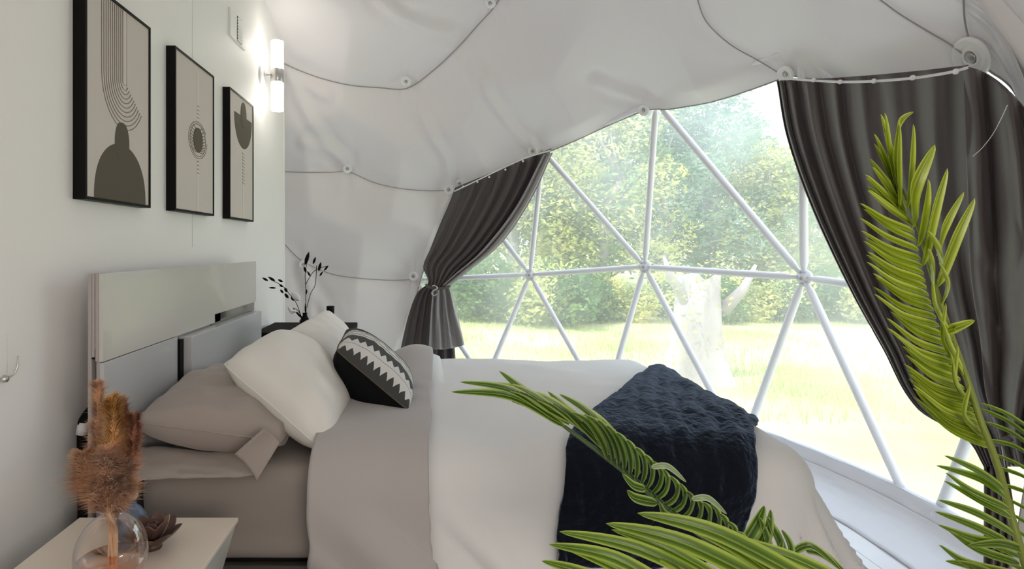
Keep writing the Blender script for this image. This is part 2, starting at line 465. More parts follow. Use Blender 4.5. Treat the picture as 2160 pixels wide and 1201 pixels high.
for k, pts in seams_px.items():
    line = cat([(x, y, 0) for x, y in pts], 6)
    pp = [on_liner(p.x, p.y, .010) for p in line]
    MB().tube(pp, .0042 if k == 'a' else (.0035 if k in 'bc' else .003), 6).build('seam', M['seam'], ceiling)
ep = cat([(x, y, 0) for x, y in edge_px[1:-4]], 4)
hem = []
for p in ep:
    n = unit(hit(p.x, p.y, .04)); off = float(sag(np.array(list(n)))[0]) * .35
    hem.append(unwarp(n * (RD - off)))
MB().tube(hem, .0042, 6).build('hem', M['seam'], ceiling)

def fastener(key, size, px=None):
    n = kn[key]; off = float(sag(np.array(list(n)))[0])
    c = unwarp(n * (RD - max(off, 0) - .006)); inn = (Vector((CX, CY, CZ)) - c).normalized()
    M3 = inn.to_track_quat('Z', 'Y').to_matrix()
    def L(prof, nn=28):
        b = MB().lathe((0, 0, 0), prof, nn); b.v = [c + M3 @ v for v in b.v]; return b
    s = size
    k = L([(0, .002), (s, .002), (s*1.06, .008), (s*1.0, .015), (s*.88, .017), (s*.72, .013), (s*.52, .009), (s*.44, .013), (s*.36, .012), (s*.32, .004), (0, .004)]).build('fastener', M['knob'], ceiling)
    L([(0, .014), (s*.22, .014), (s*.28, .011), (s*.28, .004)], 6).build('bolt', M['bolt'], k)
for k, s in (('E', .040), ('F', .040), ('G', .040), ('L', .040), ('T0', .040), ('T1', .040), ('T2', .046), ('T3', .078), ('H', .040), ('I', .040)):
    fastener(k, s)

# ------------------------------------------------------------ partition wall, floor
WX = -1.12
wall = MB().box((WX - .10, -1.0, 0), (WX, 4.405, 2.975)).build('wall_left', M['wall'], smooth=False, label='white partition wall panel behind the headboard', kind='structure')
MB().box((WX - .001, 2.688, 1.3), (WX + .0008, 2.692, 2.974)).build('panel_joint', M['lacq'], wall, smooth=False)
MB().box((WX - .101, 4.38, 0), (WX + .003, 4.408, 2.976)).build('corner_trim', M['wall'], wall, smooth=False)

fl = empty('floor', (0, 0, 0), label='white plank floor of the dome', kind='structure')
bw = .19
i = 0; x = -3.3
while x < 2.6:
    x1 = x + bw
    # chord of the dome's floor ring at this board
    r0 = math.sqrt(RD**2 - CZ**2) + .06; dx = max(abs(x - CX), abs(x1 - CX))
    if dx < r0:
        c = math.sqrt(r0*r0 - dx*dx); y0 = CY - c*ST; y1 = CY + c
        y = y0; cut = y0 + ((i * 37) % 11) / 11 * 1.6 + .2
        while y < y1 - .01:
            ye = min(cut, y1)
            MB().box((x + .0015, y + .0015, -.02), (x1 - .0015, ye - .0015, 0)).build('plank', M['floor'], fl, smooth=False)
            y = ye; cut += 1.8
    x = x1; i += 1
MB().lathe((CX, CY, -.03), [(0.01, 0), (r0 + .1, 0), (r0 + .1, -.35)], 64).build('subfloor', M['frame_dark'], fl)
for v in fl.children[-1].data.vertices:
    if v.co.y + 0 < CY: v.co.y = CY + (v.co.y - CY) * ST

# ------------------------------------------------------------ the window: tube frame, vinyl, base ring and skirt
win = empty('window_1', (CX, CY, 0), label='panoramic dome window of clear vinyl over a white tube frame', kind='structure')
OUT = -.035
def H(px, py): return hit(px, py, OUT)
def zring(px, py0=900):
    "pixel row where the shell stands at base height for this column"
    lo, hi = 560, 1600
    for _ in range(30):
        m = (lo + hi) / 2
        if H(px, m).z > .18: lo = m
        else: hi = m
    return H(px, lo)
def down(p0, p1):
    "follow the line p0->p1 (pixels) down to the base ring"
    lo, hi = 0.0, 4.0
    for _ in range(30):
        m = (lo + hi) / 2
        q = H(p0[0] + (p1[0]-p0[0])*m, p0[1] + (p1[1]-p0[1])*m)
        if q.z > .15: lo = m
        else: hi = m
    return H(p0[0] + (p1[0]-p0[0])*lo, p0[1] + (p1[1]-p0[1])*lo)
A_, B_, C_, E_, Z_ = (1118, 580), (1360, 563), (1696, 586), (885, 590), (2150, 648)
T0_, T1_, T2_, T3_, L_ = (1145, 318), (1384, 214), (1692, 92), (2060, 70), (970, 385)
hub = {k: H(*v) for k, v in dict(A=A_, B=B_, C=C_, E=E_, Z=Z_, T0=T0_, T1=T1_, T2=T2_, T3=T3_, L=L_).items()}
pairs = [('E','A'),('A','B'),('B','C'),('C','Z'),('A','T0'),('T0','B'),('B','T1'),('T1','C'),('C','T2'),('A','L'),('L','E'),('L','T0'),('T0','T1'),('T1','T2'),('T2','T3'),('T3','Z'),('T2','Z')]
segs = [(hub[a], hub[b]) for a, b in pairs]
feet = []
for a, b in (((872, 583), (992, 760)), (A_, (1045, 755)), (A_, (1215, 752)), (B_, (1305, 755)), (B_, (1482, 792)), (C_, (1597, 860)), (C_, (1905, 1035)), (Z_, (1990, 1062)), (Z_, (2400, 1100)), ((880, 590), (800, 790))):
    f = down(a, b); feet.append(f); segs.append((H(*a), f))
cen = Vector((CX, CY, CZ))
for a, b in segs:
    d = (b - a).normalized(); a2 = a + d * .035; b2 = b - d * .035
    w_ = Vector((0, 0, 1)) if abs(d.z) < .99 else Vector((1, 0, 0))
    # flattened, pinched ends as on dome tubing
    o = MB().tube([a2, a2 + d*.03, a2 + d*.07, b2 - d*.07, b2 - d*.03, b2], [.011, .015, .0225, .0225] + ([.015, .011] if b not in feet else [.0225, .0225]), 14).build('strut', M['strut'], win)
for k, p in list(hub.items()):
    inn = (cen - p).normalized(); M3 = inn.to_track_quat('Z', 'Y').to_matrix()
    b = MB().lathe((0, 0, 0), [(0, -.02), (.045, -.018), (.05, -.008), (.05, .004), (.03, .010), (.022, .022), (.0, .024)], 20)
    b.v = [p + M3 @ v for v in b.v]; hb = b.build('hub', M['strut'], win)
    b = MB().lathe((0, 0, 0), [(.013, .0225), (.013, .030), (0, .031)], 6); b.v = [p + M3 @ v for v in b.v]; b.build('bolt', M['bolt'], hb)
for f in feet:
    MB().lathe(f, [(0, .0), (.032, .0), (.032, -.03), (.0, -.03)], 16).build('foot_plate', M['strut'], win)
# vinyl sheet
def vin(u, v):
    az = lerp(eaz[0] - 2, eaz[-1] + 2, u); lo = math.degrees(math.asin((.16 - CZ) / RD)); hi = max(low_el(az), lo) + 5
    q = Vector(u_of(az, lerp(lo, hi, v))); return unwarp(q * (RD - OUT + .05 + .012 * nz(q.x*5, q.y*5, q.z*5)))
MB().grid(vin, 150, 40).build('vinyl_pane', M['vinyl'], win)
# base ring, upright band and wrinkled skirt
def ringp(az, r, z):
    a = R(az); return unwarp(Vector((math.cos(a)*r, math.sin(a)*r, z - CZ)))
RB = math.sqrt(RD**2 - (CZ - .18)**2)
azr = np.linspace(eaz[0], 96, 180)
MB().tube([ringp(a, RB + .03, .165) for a in azr], .022, 12).build('base_rail', M['strut'], win)
def band(u, v):
    az = lerp(eaz[0], 96, u); wr = .006 * nz(az*.4, v*3, 2)
    return ringp(az, RB - .005 + wr + .006 * v, lerp(.10, .185 + .008 * nz(az*.25, 0, 5), v))
MB().grid(band, 300, 6).build('rail_cover', M['skirt'], win, solid=.004)
def skirt(u, v):
    az = lerp(eaz[0], 96, u)
    wr = .022 * nz(az*.10 + v*1.2, v*2.5, 3) + .012 * nz(az*.28 - v*2, v*4, 8)
    r = RB - .012 - .05*v - .18*v**3 + wr * (.15 + v) * (1 if v < .97 else .4)
    return ringp(az, r, max(.004, lerp(.115, .004, v**.7) + (.012 * abs(nz(az*.2, v*5, 1)) if v > .3 else 0)))
MB().grid(skirt, 420, 24).build('skirt', M['skirt'], win, solid=.003)

# ------------------------------------------------------------ outdoors
mead = MB()
def gr(u, v):
    x = lerp(-60, 70, u); y = lerp(-25, 90, v)
    r = math.hypot(x - CX, y - CY)
    return (x, y, -.42 + (.06 * nz(x*.2, y*.2) if r > 4.5 else 0) + max(0, r - 30) * .03)
mead.grid(gr, 130, 115).build('meadow', M['grass'], label='sunlit meadow lawn outside the dome', kind='structure')

def leaf_cloud(mb, c, rad, n, ls, rng, flat=1.0):
    for _ in range(n):
        while True:
            v = Vector((rng.uniform(-1,1), rng.uniform(-1,1), rng.uniform(-1,1)))
            if .25 < v.length < 1: break
        v = v.normalized() * (.55 + .45 * rng.random()) * (1 + .25 * nz(v.x*3 + c[0], v.y*3 + c[1], v.z*3 + c[2]))
        p = Vector(c) + Vector((v.x*rad[0], v.y*rad[1], v.z*rad[2]))
        a = Vector((rng.gauss(0,1), rng.gauss(0,1), rng.gauss(0,.5))).normalized()
        b = a.cross(Vector((rng.gauss(0,1), rng.gauss(0,1), rng.gauss(0,1)))).normalized()
        L = ls * rng.uniform(.6, 1.3); W_ = L * .42
        mb.add([p - a*L*.5, p + b*W_*.5, p + a*L*.5, p - b*W_*.5], [(0, 1, 2, 3)])

def tree_mesh(seed, h, spread, n, m, ls):
    rng = random.Random(seed)
    fo = MB(); tk = MB()
    pts = [Vector((0,0,-.1))]
    for k in range(1, 7): pts.append(Vector((rng.uniform(-.12,.12)*k, rng.uniform(-.12,.12)*k, h*.13*k)))
    tk.tube(pts, [.17, .15, .13, .11, .09, .06, .03], 9)
    ncl = 22
    for k in range(ncl):
        f = .18 + .82 * k / ncl
        rr = spread * math.sin(math.pi * min(1, (f * .85 + .12))) * rng.uniform(.3, .9)
        an = k * 2.4 + rng.uniform(-.4, .4)
        c = Vector((math.cos(an)*rr, math.sin(an)*rr, h * f))
        base = pts[min(6, int(f * 6))]
        tk.tube([base, lerp(base, c, .5) + Vector((0,0,.1)), c], [.05, .035, .012], 6)
        s = spread * rng.uniform(.28, .48)
        leaf_cloud(fo, c, (s, s, s*.75), n // ncl, ls, rng)
    return fo, tk
variants = []
for sd, h, spd, n, mi, ls in ((1, 8.5, 2.5, 11000, 1, .17), (2, 9.5, 2.8, 12000, 2, .18), (3, 7.0, 2.4, 10000, 0, .16), (4, 4.2, 2.0, 7000, 0, .15)):
    variants.append((tree_mesh(sd, h, spd, n, mi, ls), mi))
protos = {}
def place_tree(name, var, x, y, s, rz, label, group, mi=None):
    (fo, tk), m0 = variants[var]
    key = (var, mi)
    t = empty(name, (x, y, -.45), label=label, cat='tree', group=group)
    t.rotation_euler = (0, 0, rz); t.scale = (s, s, s)
    if key not in protos:
        f = fo.build('foliage', M['fol'][m0 if mi is None else mi]); k = tk.build('trunk', M['bark'])
        protos[key] = (f.data, k.data)
        bpy.data.objects.remove(f); bpy.data.objects.remove(k)
    for nm, d in zip(('foliage', 'trunk'), protos[key]):
        o = bpy.data.objects.new(nm, d); col.objects.link(o); o.parent = t
def gx(px, d): return (px - PX) * d / F
rng = random.Random(11)
# front row, each seen between the tubes; then a row behind
front = [  # px, distance, variant, scale, foliage
 (985, 17, 0, 1.0, 1), (1075, 15.5, 2, 1.0, 0), (1180, 17, 0, 1.05, 1), (1270, 15.5, 2, .95, 0), (1400, 17.5, 1, 1.0, 2), (1495, 19, 1, .85, 2),
 (1605, 18, 3, 1.15, 0), (1700, 17, 2, .62, 1), (1800, 18.5, 2, .70, 0), (1930, 18, 0, .72, 1), (2080, 18, 2, .8, 0)]
words = ['at the curtain on the left', 'left of the left tall strut', 'right of the left tall strut', 'left of the middle strut', 'just right of the middle strut', 'under the pale sky gap',
         'low, behind the weathered stump', 'beside the right tall strut', 'at the edge of the right curtain', 'behind the right curtain', 'behind the palm frond']
kinds = {0: 'pale yellow-green leafy tree', 1: 'mid-green leafy tree', 2: 'blue-green leafy tree'}
for (px, d, v, s, mi), wd in zip(front, words):
    place_tree('leafy_tree', v, gx(px, d), d, s, rng.uniform(0, 6), kinds[mi] + ' outside, ' + wd, 'trees along the meadow edge', mi)
ORD = ['first', 'second', 'third', 'fourth', 'fifth', 'sixth', 'seventh', 'eighth', 'ninth', 'tenth', 'eleventh', 'twelfth', 'thirteenth', 'fourteenth', 'fifteenth']
for k in range(13):
    px = 900 + k * 95; d = 24 + rng.uniform(-1.5, 1.5)
    hgt = 1.25 if px < 1440 else (.72 if px < 1750 else .85)
    place_tree('background_tree', k % 3, gx(px, d), d, hgt, rng.uniform(0, 6), 'hazy tree in the far row behind the meadow edge, ' + ORD[k] + ' from the left', 'far row of trees behind the meadow edge', [1, 2, 0][k % 3])
# low hedge bushes along the meadow edge
bush_d = {}
for k in range(15):
    px = 935 + k * 82; d = 13.2 + rng.uniform(-.6, .8)
    v = k % 3
    if v not in bush_d:
        b = MB(); rg = random.Random(50 + v)
        for q in range(7):
            leaf_cloud(b, (rg.uniform(-.7,.7), rg.uniform(-.4,.4), rg.uniform(.25,.95)), (.5,.45,.42), 420, .11, rg)
        o = b.build('shrub', M['fol'][3 if v != 2 else 0]); bush_d[v] = o.data
    else:
        o = bpy.data.objects.new('shrub', bush_d[v]); col.objects.link(o)
    dark = px < 1250
    o.location = (gx(px, d), d, -.45); o.rotation_euler = (0, 0, rng.uniform(0, 6)); sc_ = 1.25 if dark else 1.0; o.scale = (sc_, sc_, sc_ * 1.1)
    tag(o, ('low dark green shrub' if v != 2 else 'low pale green shrub') + ' in the hedge at the meadow edge, ' + ORD[k] + ' from the left curtain', 'shrub', 'shrubs along the meadow edge')
# weathered stump with sprouts
st = empty('tree_stump', P(1475, 800, 7.4), label='pale weathered tree stump with sprouting leaves standing on the meadow', cat='stump')
sb = P(1475, 800, 7.4); sb.z = -.42
def stf(u, v):
    a = 2 * math.pi * u; z = v * 1.32
    r = (.40 - .14 * v ** .5 + .06 * (1 - v) ** 4) * (1 + .22 * nz(math.cos(a)*1.5, math.sin(a)*1.5, z*.8) + .12 * nz(math.cos(a)*5, math.sin(a)*5, z*1.5))
    jag = .16 * nz(math.cos(a)*2.5, math.sin(a)*2.5, 9) if v > .9 else 0
    return sb + Vector((r*math.cos(a), r*math.sin(a), z + jag))
b = MB().grid(stf, 48, 26); n0 = len(b.v); b.add([sb + Vector((0, 0, 1.2))], []); b.f += [(26*49 + i, 26*49 + i + 1, n0) for i in range(48)]
b.build('trunk', M['stump'], st)
rg = random.Random(5)
b = MB().tube([sb + Vector((.25, -.1, .9)), sb + Vector((.5, -.15, 1.2)), sb + Vector((.62, -.2, 1.5))], [.09, .06, .02], 8)
b.tube([sb + Vector((-.2, -.1, 1.0)), sb + Vector((-.42, -.1, 1.35)), sb + Vector((-.5, -.1, 1.6))], [.08, .05, .02], 8); b.build('branch_stub', M['stump'], st)
b = MB()
for q in range(12):
    leaf_cloud(b, sb + Vector((rg.uniform(-.5,.2), -.3 + rg.uniform(-.15,.1), rg.uniform(.4,1.6))), (.14,.10,.18), 22, .06, rg)
b.build('sprouts', M['fol'][0], st, kind='stuff')
# meadow grass tufts
b = MB(); rg = random.Random(8)
for _ in range(9000):
    d = rg.uniform(5.5, 14); x = gx(rg.uniform(900, 2300), d)
    if math.hypot(x - sb.x, d - sb.y) < .5: continue
    h = rg.uniform(.05, .16); a = rg.uniform(0, 6.28); lx, ly = rg.uniform(-.05,.05), rg.uniform(-.05,.05); ww = .008
    b.add([(x - ww*math.cos(a), d - ww*math.sin(a), -.44), (x + ww*math.cos(a), d + ww*math.sin(a), -.44), (x+lx, d+ly, -.42+h)], [(0,1,2)])
b.build('meadow_grass', M['blade'], label='long grass blades of the meadow outside', cat='grass', kind='stuff')

# ------------------------------------------------------------ curtains
def curtain(rows, m, fold_n, amp, off, dens=1.0, nu=150, nv=60, phase=0, jit=1.0, ampfn=None, zmin=None):
    "rows: [(t, (px,py) left, (px,py) right, bulge)] -> cloth surface inside the shell"
    ts = [r[0] for r in rows]
    def at(t):
        # smooth interpolation of the row ends
        for i in range(len(ts) - 1):
            if t <= ts[i+1] or i == len(ts) - 2: break
        f = (t - ts[i]) / (ts[i+1] - ts[i])
        def cr(get):
            p0 = get(rows[max(i-1,0)]); p1 = get(rows[i]); p2 = get(rows[i+1]); p3 = get(rows[min(i+2, len(rows)-1)])
            h0 = ts[i] - ts[max(i-1,0)] or 1; h1 = ts[i+1] - ts[i]; h2 = ts[min(i+2, len(rows)-1)] - ts[i+1] or 1
            m1 = (p2 - p0) / (h0 + h1) * h1; m2 = (p3 - p1) / (h1 + h2) * h1
            if i == 0: m1 = (p2 - p1)
            if i == len(rows) - 2: m2 = (p2 - p1)
            return (2*f**3-3*f*f+1)*p1 + (f**3-2*f*f+f)*m1 + (-2*f**3+3*f*f)*p2 + (f**3-f*f)*m2
        return [cr(lambda r, k=k: r[1][k]) for k in (0, 1)], [cr(lambda r, k=k: r[2][k]) for k in (0, 1)], cr(lambda r: r[3]), cr(lambda r: r[4])
    def fn(u, v):
        l, r_, bul, o2 = at(v)
        x = lerp(l[0], r_[0], u); y = lerp(l[1], r_[1], u) - bul * 4 * u * (1 - u)
        ph = u ** dens
        k = amp * (ampfn(u, v) if ampfn else 1)
        f = math.sin(2*math.pi*fold_n*ph + phase + 1.2*jit*nz(u*6, v*1.5, phase)) + .18*math.sin(2*math.pi*fold_n*2.3*ph + 2*phase + v + 1.0*jit*nz(u*9, v*2, 4))
        dd = off + o2 + k * f
        p = hit(x, y, dd)
        if zmin is not None and p.z < zmin: p.z = zmin
        return p
    return MB().grid(fn, nu, nv)

def rail(pts_px, gl_px, off, label, size):
    r = empty('curtain_rail', hit(*pts_px[0], off), label=label, cat='curtain rail')
    ln = [hit(p.x, p.y, off) for p in cat([(x, y, 0) for x, y in pts_px], 5)]
    MB().tube(ln, .0055, 8).build('rail', M['rail'], r)
    for x, y in gl_px:
        c = hit(x, y, off + .012)
        MB().lathe(c, [(0, size), (size*.6, size*.8), (size, 0), (size*.6, -size*.8), (0, -size)], 14).build('glider', M['knob'], r)

lc = empty('curtain', hit(1060, 500, .15), label='charcoal curtain gathered to the left of the window and tied over the bed', cat='curtain')
rowsL = [(0, (960, 396), (1163, 313), 0, 0), (.12, (948, 428), (1140, 376), 2, 0), (.3, (928, 474), (1096, 452), 0, 0), (.48, (908, 525), (1040, 520), 0, .01), (.62, (893, 563), (985, 568), 2, .02), (.74, (903, 598), (944, 603), 0, .05),
         (.80, (880, 618), (948, 622), 4, .04), (.88, (860, 672), (955, 680), 2, .02), (1.0, (838, 770), (962, 775), 0, 0)]
curtain(rowsL, M['curtain'], 6.5, .024, .13, 1.0, 140, 80, .3, ampfn=lambda u, v: (.45 + .9*u) * (1 if v < .6 else .75)).build('cloth', M['curtain'], lc, solid=.003)
rowsL2 = [(0, (838, 770), (962, 775), 0, 0), (1, (815, 960), (965, 960), 0, .0)]
curtain(rowsL2, M['curtain'], 9, .016, .13, 1, 80, 10, .3).build('lower_cloth', M['curtain'], lc, solid=.003)
# leading edge of the curtain, its backlight painted as paler grey cloth
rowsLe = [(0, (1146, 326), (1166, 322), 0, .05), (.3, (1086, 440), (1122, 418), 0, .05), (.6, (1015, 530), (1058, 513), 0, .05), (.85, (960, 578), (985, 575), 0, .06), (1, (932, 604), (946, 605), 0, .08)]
curtain(rowsLe, M['curtain_light'], 1.6, .012, .13, 1, 24, 50, 1.0).build('leading_edge', M['curtain_light'], lc, solid=.003, label='leading edge with backlight painted in grey')
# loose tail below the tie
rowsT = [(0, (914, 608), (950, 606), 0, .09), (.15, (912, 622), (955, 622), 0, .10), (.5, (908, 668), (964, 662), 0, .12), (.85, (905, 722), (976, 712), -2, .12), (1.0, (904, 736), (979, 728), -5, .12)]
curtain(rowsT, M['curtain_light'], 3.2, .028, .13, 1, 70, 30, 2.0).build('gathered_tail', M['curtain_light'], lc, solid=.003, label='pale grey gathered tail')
tp = [hit(x, y, .30) for x, y in ((898, 600), (905, 607), (920, 610), (938, 608), (950, 604))]
MB().tube(tp, .010, 8).build('tie_band', M['curtain'], lc)
hk = [hit(x, y, .33) for x, y in ((911, 604), (918, 603), (922, 609), (914, 614), (911, 620), (917, 624), (921, 620))]
MB().tube(cat(hk, 4), .006, 8).build('hook', M['chrome'], lc)
rail([(958, 404), (1000, 384), (1060, 355), (1110, 333), (1160, 318)], [(977, 394), (1007, 384), (1032, 374), (1066, 358), (1103, 340)], .19, 'white curtain rail with small gliders over the left curtain', .009)

rc = empty('curtain', hit(1900, 500, .15), label='wide charcoal curtain swept to the right of the window behind the palm', cat='curtain')
rowsR = [(0, (1638, 170), (2042, 137), -5, 0), (.15, (1660, 290), (2047, 290), 0, 0), (.35, (1713, 440), (2053, 440), 0, 0), (.55, (1790, 605), (2062, 600), 0, 0), (.72, (1862, 735), (2080, 730), 0, .01),
         (.86, (1935, 862), (2092, 840), 0, .03), (.94, (2040, 928), (2112, 905), 0, .05), (1.0, (2076, 985), (2124, 985), 0, .05)]
curtain(rowsR, M['curtain'], 8, .028, .14, .50, 240, 80, .0, jit=1.4, ampfn=lambda u, v: (.95 - .55*min(1, u*1.6)) * (.9 + .3*v)).build('cloth', M['curtain'], rc, solid=.003)
rowsR2 = [(0, (2076, 985), (2124, 985), 0, .05), (.4, (2076, 1090), (2140, 1090), 0, .03), (1, (2074, 1260), (2150, 1260), 0, .02)]
curtain(rowsR2, M['curtain'], 4, .018, .14, 1, 60, 20, .0).build('lower_cloth', M['curtain'], rc, solid=.003)
MB().tube([hit(x, y, .27) for x, y in ((2050, 925), (2080, 935), (2110, 935), (2130, 925))], .012, 8).build('tie_band', M['curtain'], rc)
rc2 = empty('curtain', hit(2140, 500, .15), label='charcoal curtain panel at the right edge of the photo, overlapping the wide one', cat='curtain')
rowsQ = [(0, (2032, 140), (2260, 400), 60, .04), (.15, (2036, 250), (2300, 470), 20, .05), (.35, (2042, 420), (2320, 560), 0, .05), (.55, (2048, 580), (2330, 680), 0, .05), (.72, (2068, 715), (2300, 790), 0, .03),
         (.86, (2080, 830), (2250, 870), 0, .06), (.94, (2102, 900), (2210, 920), 0, .07), (1.0, (2126, 985), (2200, 985), 0, .07)]
curtain(rowsQ, M['curtain'], 3.0, .030, .15, 1, 120, 80, 1.0, ampfn=lambda u, v: .5 + .7*abs(nz(u*3, v*4, 7))*2).build('cloth', M['curtain'], rc2, solid=.003)
MB().tube(cat([hit(x, y, .25) for x, y in ((2125, 222), (2112, 250), (2095, 282), (2072, 312), (2052, 330))], 5), .0012, 6).build('loose_thread', M['rail'], rc2)
rail([(1664, 166), (1716, 170), (1780, 173), (1850, 171), (1925, 165), (1980, 157), (2016, 150), (2044, 142)], [(1716, 169), (1772, 173), (1843, 171), (1925, 164), (2016, 151)], .21, 'white curtain rail with round gliders over the right curtains', .0105)

# ------------------------------------------------------------ bed
bed = empty('bed', (-1.0, 2.49, 0), label='low bed with a greige panelled headboard standing against the white wall', cat='bed')
HX = -.99; y0, y1 = 1.727, 3.255
hbp = MB().box((HX - .022, y0 + .004, .0), (HX - .012, y1 - .01, 1.19)).build('back_board', M['lacq_side'], bed, smooth=False)
b = MB().box((HX - .012, y0, .952), (HX, 2.70, 1.22)).box((HX - .012, 2.70, .990), (HX, y1, 1.22)).box((HX - .012, 2.63, .952), (HX, 2.70, .990))
b.build('upper_panel', M['lacq'], bed, smooth=False, label='greige upper headboard panel')
for k, (xa, xb, zb) in enumerate(((HX - .046, HX - .034, 0.02), (HX - .034, HX - .0245, .965), (HX - .0235, HX - .0125, .952))):
    MB().box((xa, y0 - .002, zb), (xb, y0 + .05, 1.22)).build('edge_strip', M['lacq_side'], bed, smooth=False, bevel=.003)
MB().box((HX - .034, y0, .96), (HX - .023, y0 + .03, .99)).build('strip_gap', M['black'], bed, smooth=False)
MB().box((HX - .011, y0, .30), (HX + .003, 2.235, .949)).build('lower_panel', M['lacq_low'], bed, smooth=False, bevel=.002)
MB().box((HX - .011, 2.27, .30), (HX + .045, 3.21, .943)).build('lower_panel', M['lacq_low'], bed, smooth=False, bevel=.003)
MB().box((HX - .010, 2.238, .30), (HX + .012, 2.268, .935)).build('shadow_gap', M['black'], bed, smooth=False)
MB().box((HX - .010, 2.60, .944), (HX - .004, 3.235, .992)).build('mirror_strip', M['mirror'], bed, smooth=False, label='smoked mirror strip')
MB().box((HX + .012, y0 + .07, .16), (1.10, 1.83, .292)).build('side_rail', M['frame_dark'], bed, smooth=False, bevel=.006)
MB().box((HX + .012, 3.20, .16), (1.10, 3.235, .292)).build('side_rail', M['frame_dark'], bed, smooth=False, bevel=.006)
MB().box((1.07, 1.83, .16), (1.10, 3.20, .292)).build('foot_rail', M['frame_dark'], bed, smooth=False, bevel=.006)
MB().box((HX + .012, 1.83, .25), (1.07, 3.20, .285)).build('slat_base', M['frame_dark'], bed, smooth=False)
for x_ in (-.85, 1.02):
    for y_ in (1.84, 3.12):
        MB().box((x_, y_, 0), (x_ + .07, y_ + .07, .25)).build('leg', M['frame_dark'], bed, smooth=False, bevel=.004)

# mattress in its fitted sheet: rounded box with soft creases
def rounded_box(x0, x1, y0, y1, z0, z1, r, wob, nu=60, nv=14):
    "closed shell by lofting rounded-rectangle rings"
    def ring(inset, z):
        pts = []
        segs_ = [((x0+r, y0), (x1-r, y0)), ((x1, y0+r), (x1, y1-r)), ((x1-r, y1), (x0+r, y1)), ((x0, y1-r), (x0, y0+r))]
        cs = [(x1-r, y0+r, -90), (x1-r, y1-r, 0), (x0+r, y1-r, 90), (x0+r, y0+r, 180)]
        for (a, b_), (cx, cy, st_) in zip(segs_, cs):
            nn = 30
            for k in range(nn): pts.append((lerp(a[0], b_[0], k/nn), lerp(a[1], b_[1], k/nn)))
            for k in range(6):
                an = R(st_ + 90*k/6); pts.append((cx + r*math.cos(an), cy + r*math.sin(an)))
        mx, my = (x0+x1)/2, (y0+y1)/2
        res = []
        for x, y in pts:
            hx = (x1-x0)/2; hy = (y1-y0)/2
            X = mx + (x-mx)*(1-inset/hx); Y = my + (y-my)*(1-inset/hy)
            res.append(Vector((X, Y, z)))
        return res
    rings = []
    er = .05
    for k in range(6):
        a = R(90*k/5); rings.append(ring(er*(1-math.sin(a)), z0 + er*(1-math.cos(a))))
    for k in range(1, 9): rings.append(ring(0, lerp(z0+er, z1-er, k/9)))
    for k in range(6):
        a = R(90*k/5); rings.append(ring(er*(1-math.cos(a)), z1 - er + er*math.sin(a)))
    for k in (.3, .6): rings.append(ring(er + k*.6, z1))
    b = MB(); n = len(rings[0]); vs_ = [v for rg_ in rings for v in rg_]
    for v in vs_:
        w2 = wob(v); v.x += w2[0]; v.y += w2[1]; v.z += w2[2]
    fs_ = []
    for i in range(len(rings)-1):
        for k in range(n):
            k2 = (k+1) % n; fs_.append((i*n+k, i*n+k2, (i+1)*n+k2, (i+1)*n+k))
    fs_.append(tuple((len(rings)-1)*n + k for k in range(n)))
    fs_.append(tuple(range(n))[::-1])
    return b.add(vs_, fs_)
def wobm(v):
    k = nz(v.x*1.3, v.y*1.3, v.z*16) * .010 + .006 * nz(v.x*4, v.y*2, v.z*5)
    return (0, k if v.y < 2.5 else -k, .004*nz(v.x*3, v.y*3))
rounded_box(-.93, 1.10, 1.80, 3.24, .298, .60, .07, wobm).build('mattress', M['taupe_dark'], label='thick mattress in a taupe fitted sheet lying on the bed base', cat='mattress')

# duvet
TOPZ = .665
def duv(a, b_, off=0.0, wv=1.0):
    ax0, ax1, by0, by1 = -.34, 1.10, 1.87, 3.14
    qa = min(max(a, ax0 - 9), ax1); qb = min(max(b_, by0), by1)
    oa = a - qa; ob = b_ - qb
    L = max(abs(oa), abs(ob)); r = .13 + off
    puff = .018 * nz(a*2.2, b_*2.2, 1) + .008 * nz(a*6, b_*6, 2)
    ex = min((qb - by0), (by1 - qb), (ax1 - qa)) ; puff += .02 * (1 - math.exp(-max(ex, 0)*4))
    if a < .05:
        puff += .07 * math.exp(-((a + .06)/.12)**2) * math.exp(-((b_ - 2.95)/.25)**2)
    if L < 1e-9: return Vector((a, b_, TOPZ + puff + off))
    n = Vector((oa, ob)).normalized()
    s = a + b_ + math.atan2(n.x, abs(n.y)) * .35
    fl_ = lerp(R(3), R(20), max(0, n.x)**.8)
    half = (.13) * math.pi / 2
    if L < half:
        t = L / .13; h = r * math.sin(t); vz = r * (1 - math.cos(t)) - off
        lp = 0
    else:
        lp = L - half; h = r + lp * math.sin(fl_); vz = (.13) + lp * math.cos(fl_)
    am = min(1, lp / .30) * wv
    wvv = am * (.034 * math.sin(s * 15 + 2.5*nz(s*2, lp)) + .011 * math.sin(s * 38 + 3*nz(s*3, 0, 3)) + .003 * math.sin(s * 71 + 5*nz(s*4, lp*2, 5)) + .02 * nz(s*3, lp*2, 6))
    if n.x > .2: wvv *= 1.5
    h += wvv + .01 * am
    return Vector((qa + n.x*h, qb + n.y*h, TOPZ + puff * max(0, 1 - L*4) - vz + (off if L >= 1e-9 and L < half else off * .0)))
def duv_s(a, b_, off=0.0, wv=1.0):
    "point on the duvet pushed out along its own normal"
    p = duv(a, b_, 0, wv)
    if not off: return p
    e = .01; t1 = duv(a + e, b_, 0, wv) - duv(a - e, b_, 0, wv); t2 = duv(a, b_ + e, 0, wv) - duv(a, b_ - e, 0, wv)
    n = t1.cross(t2)
    if n.length < 1e-12: return p
    n.normalize()
    return p + n * off
LD = .70
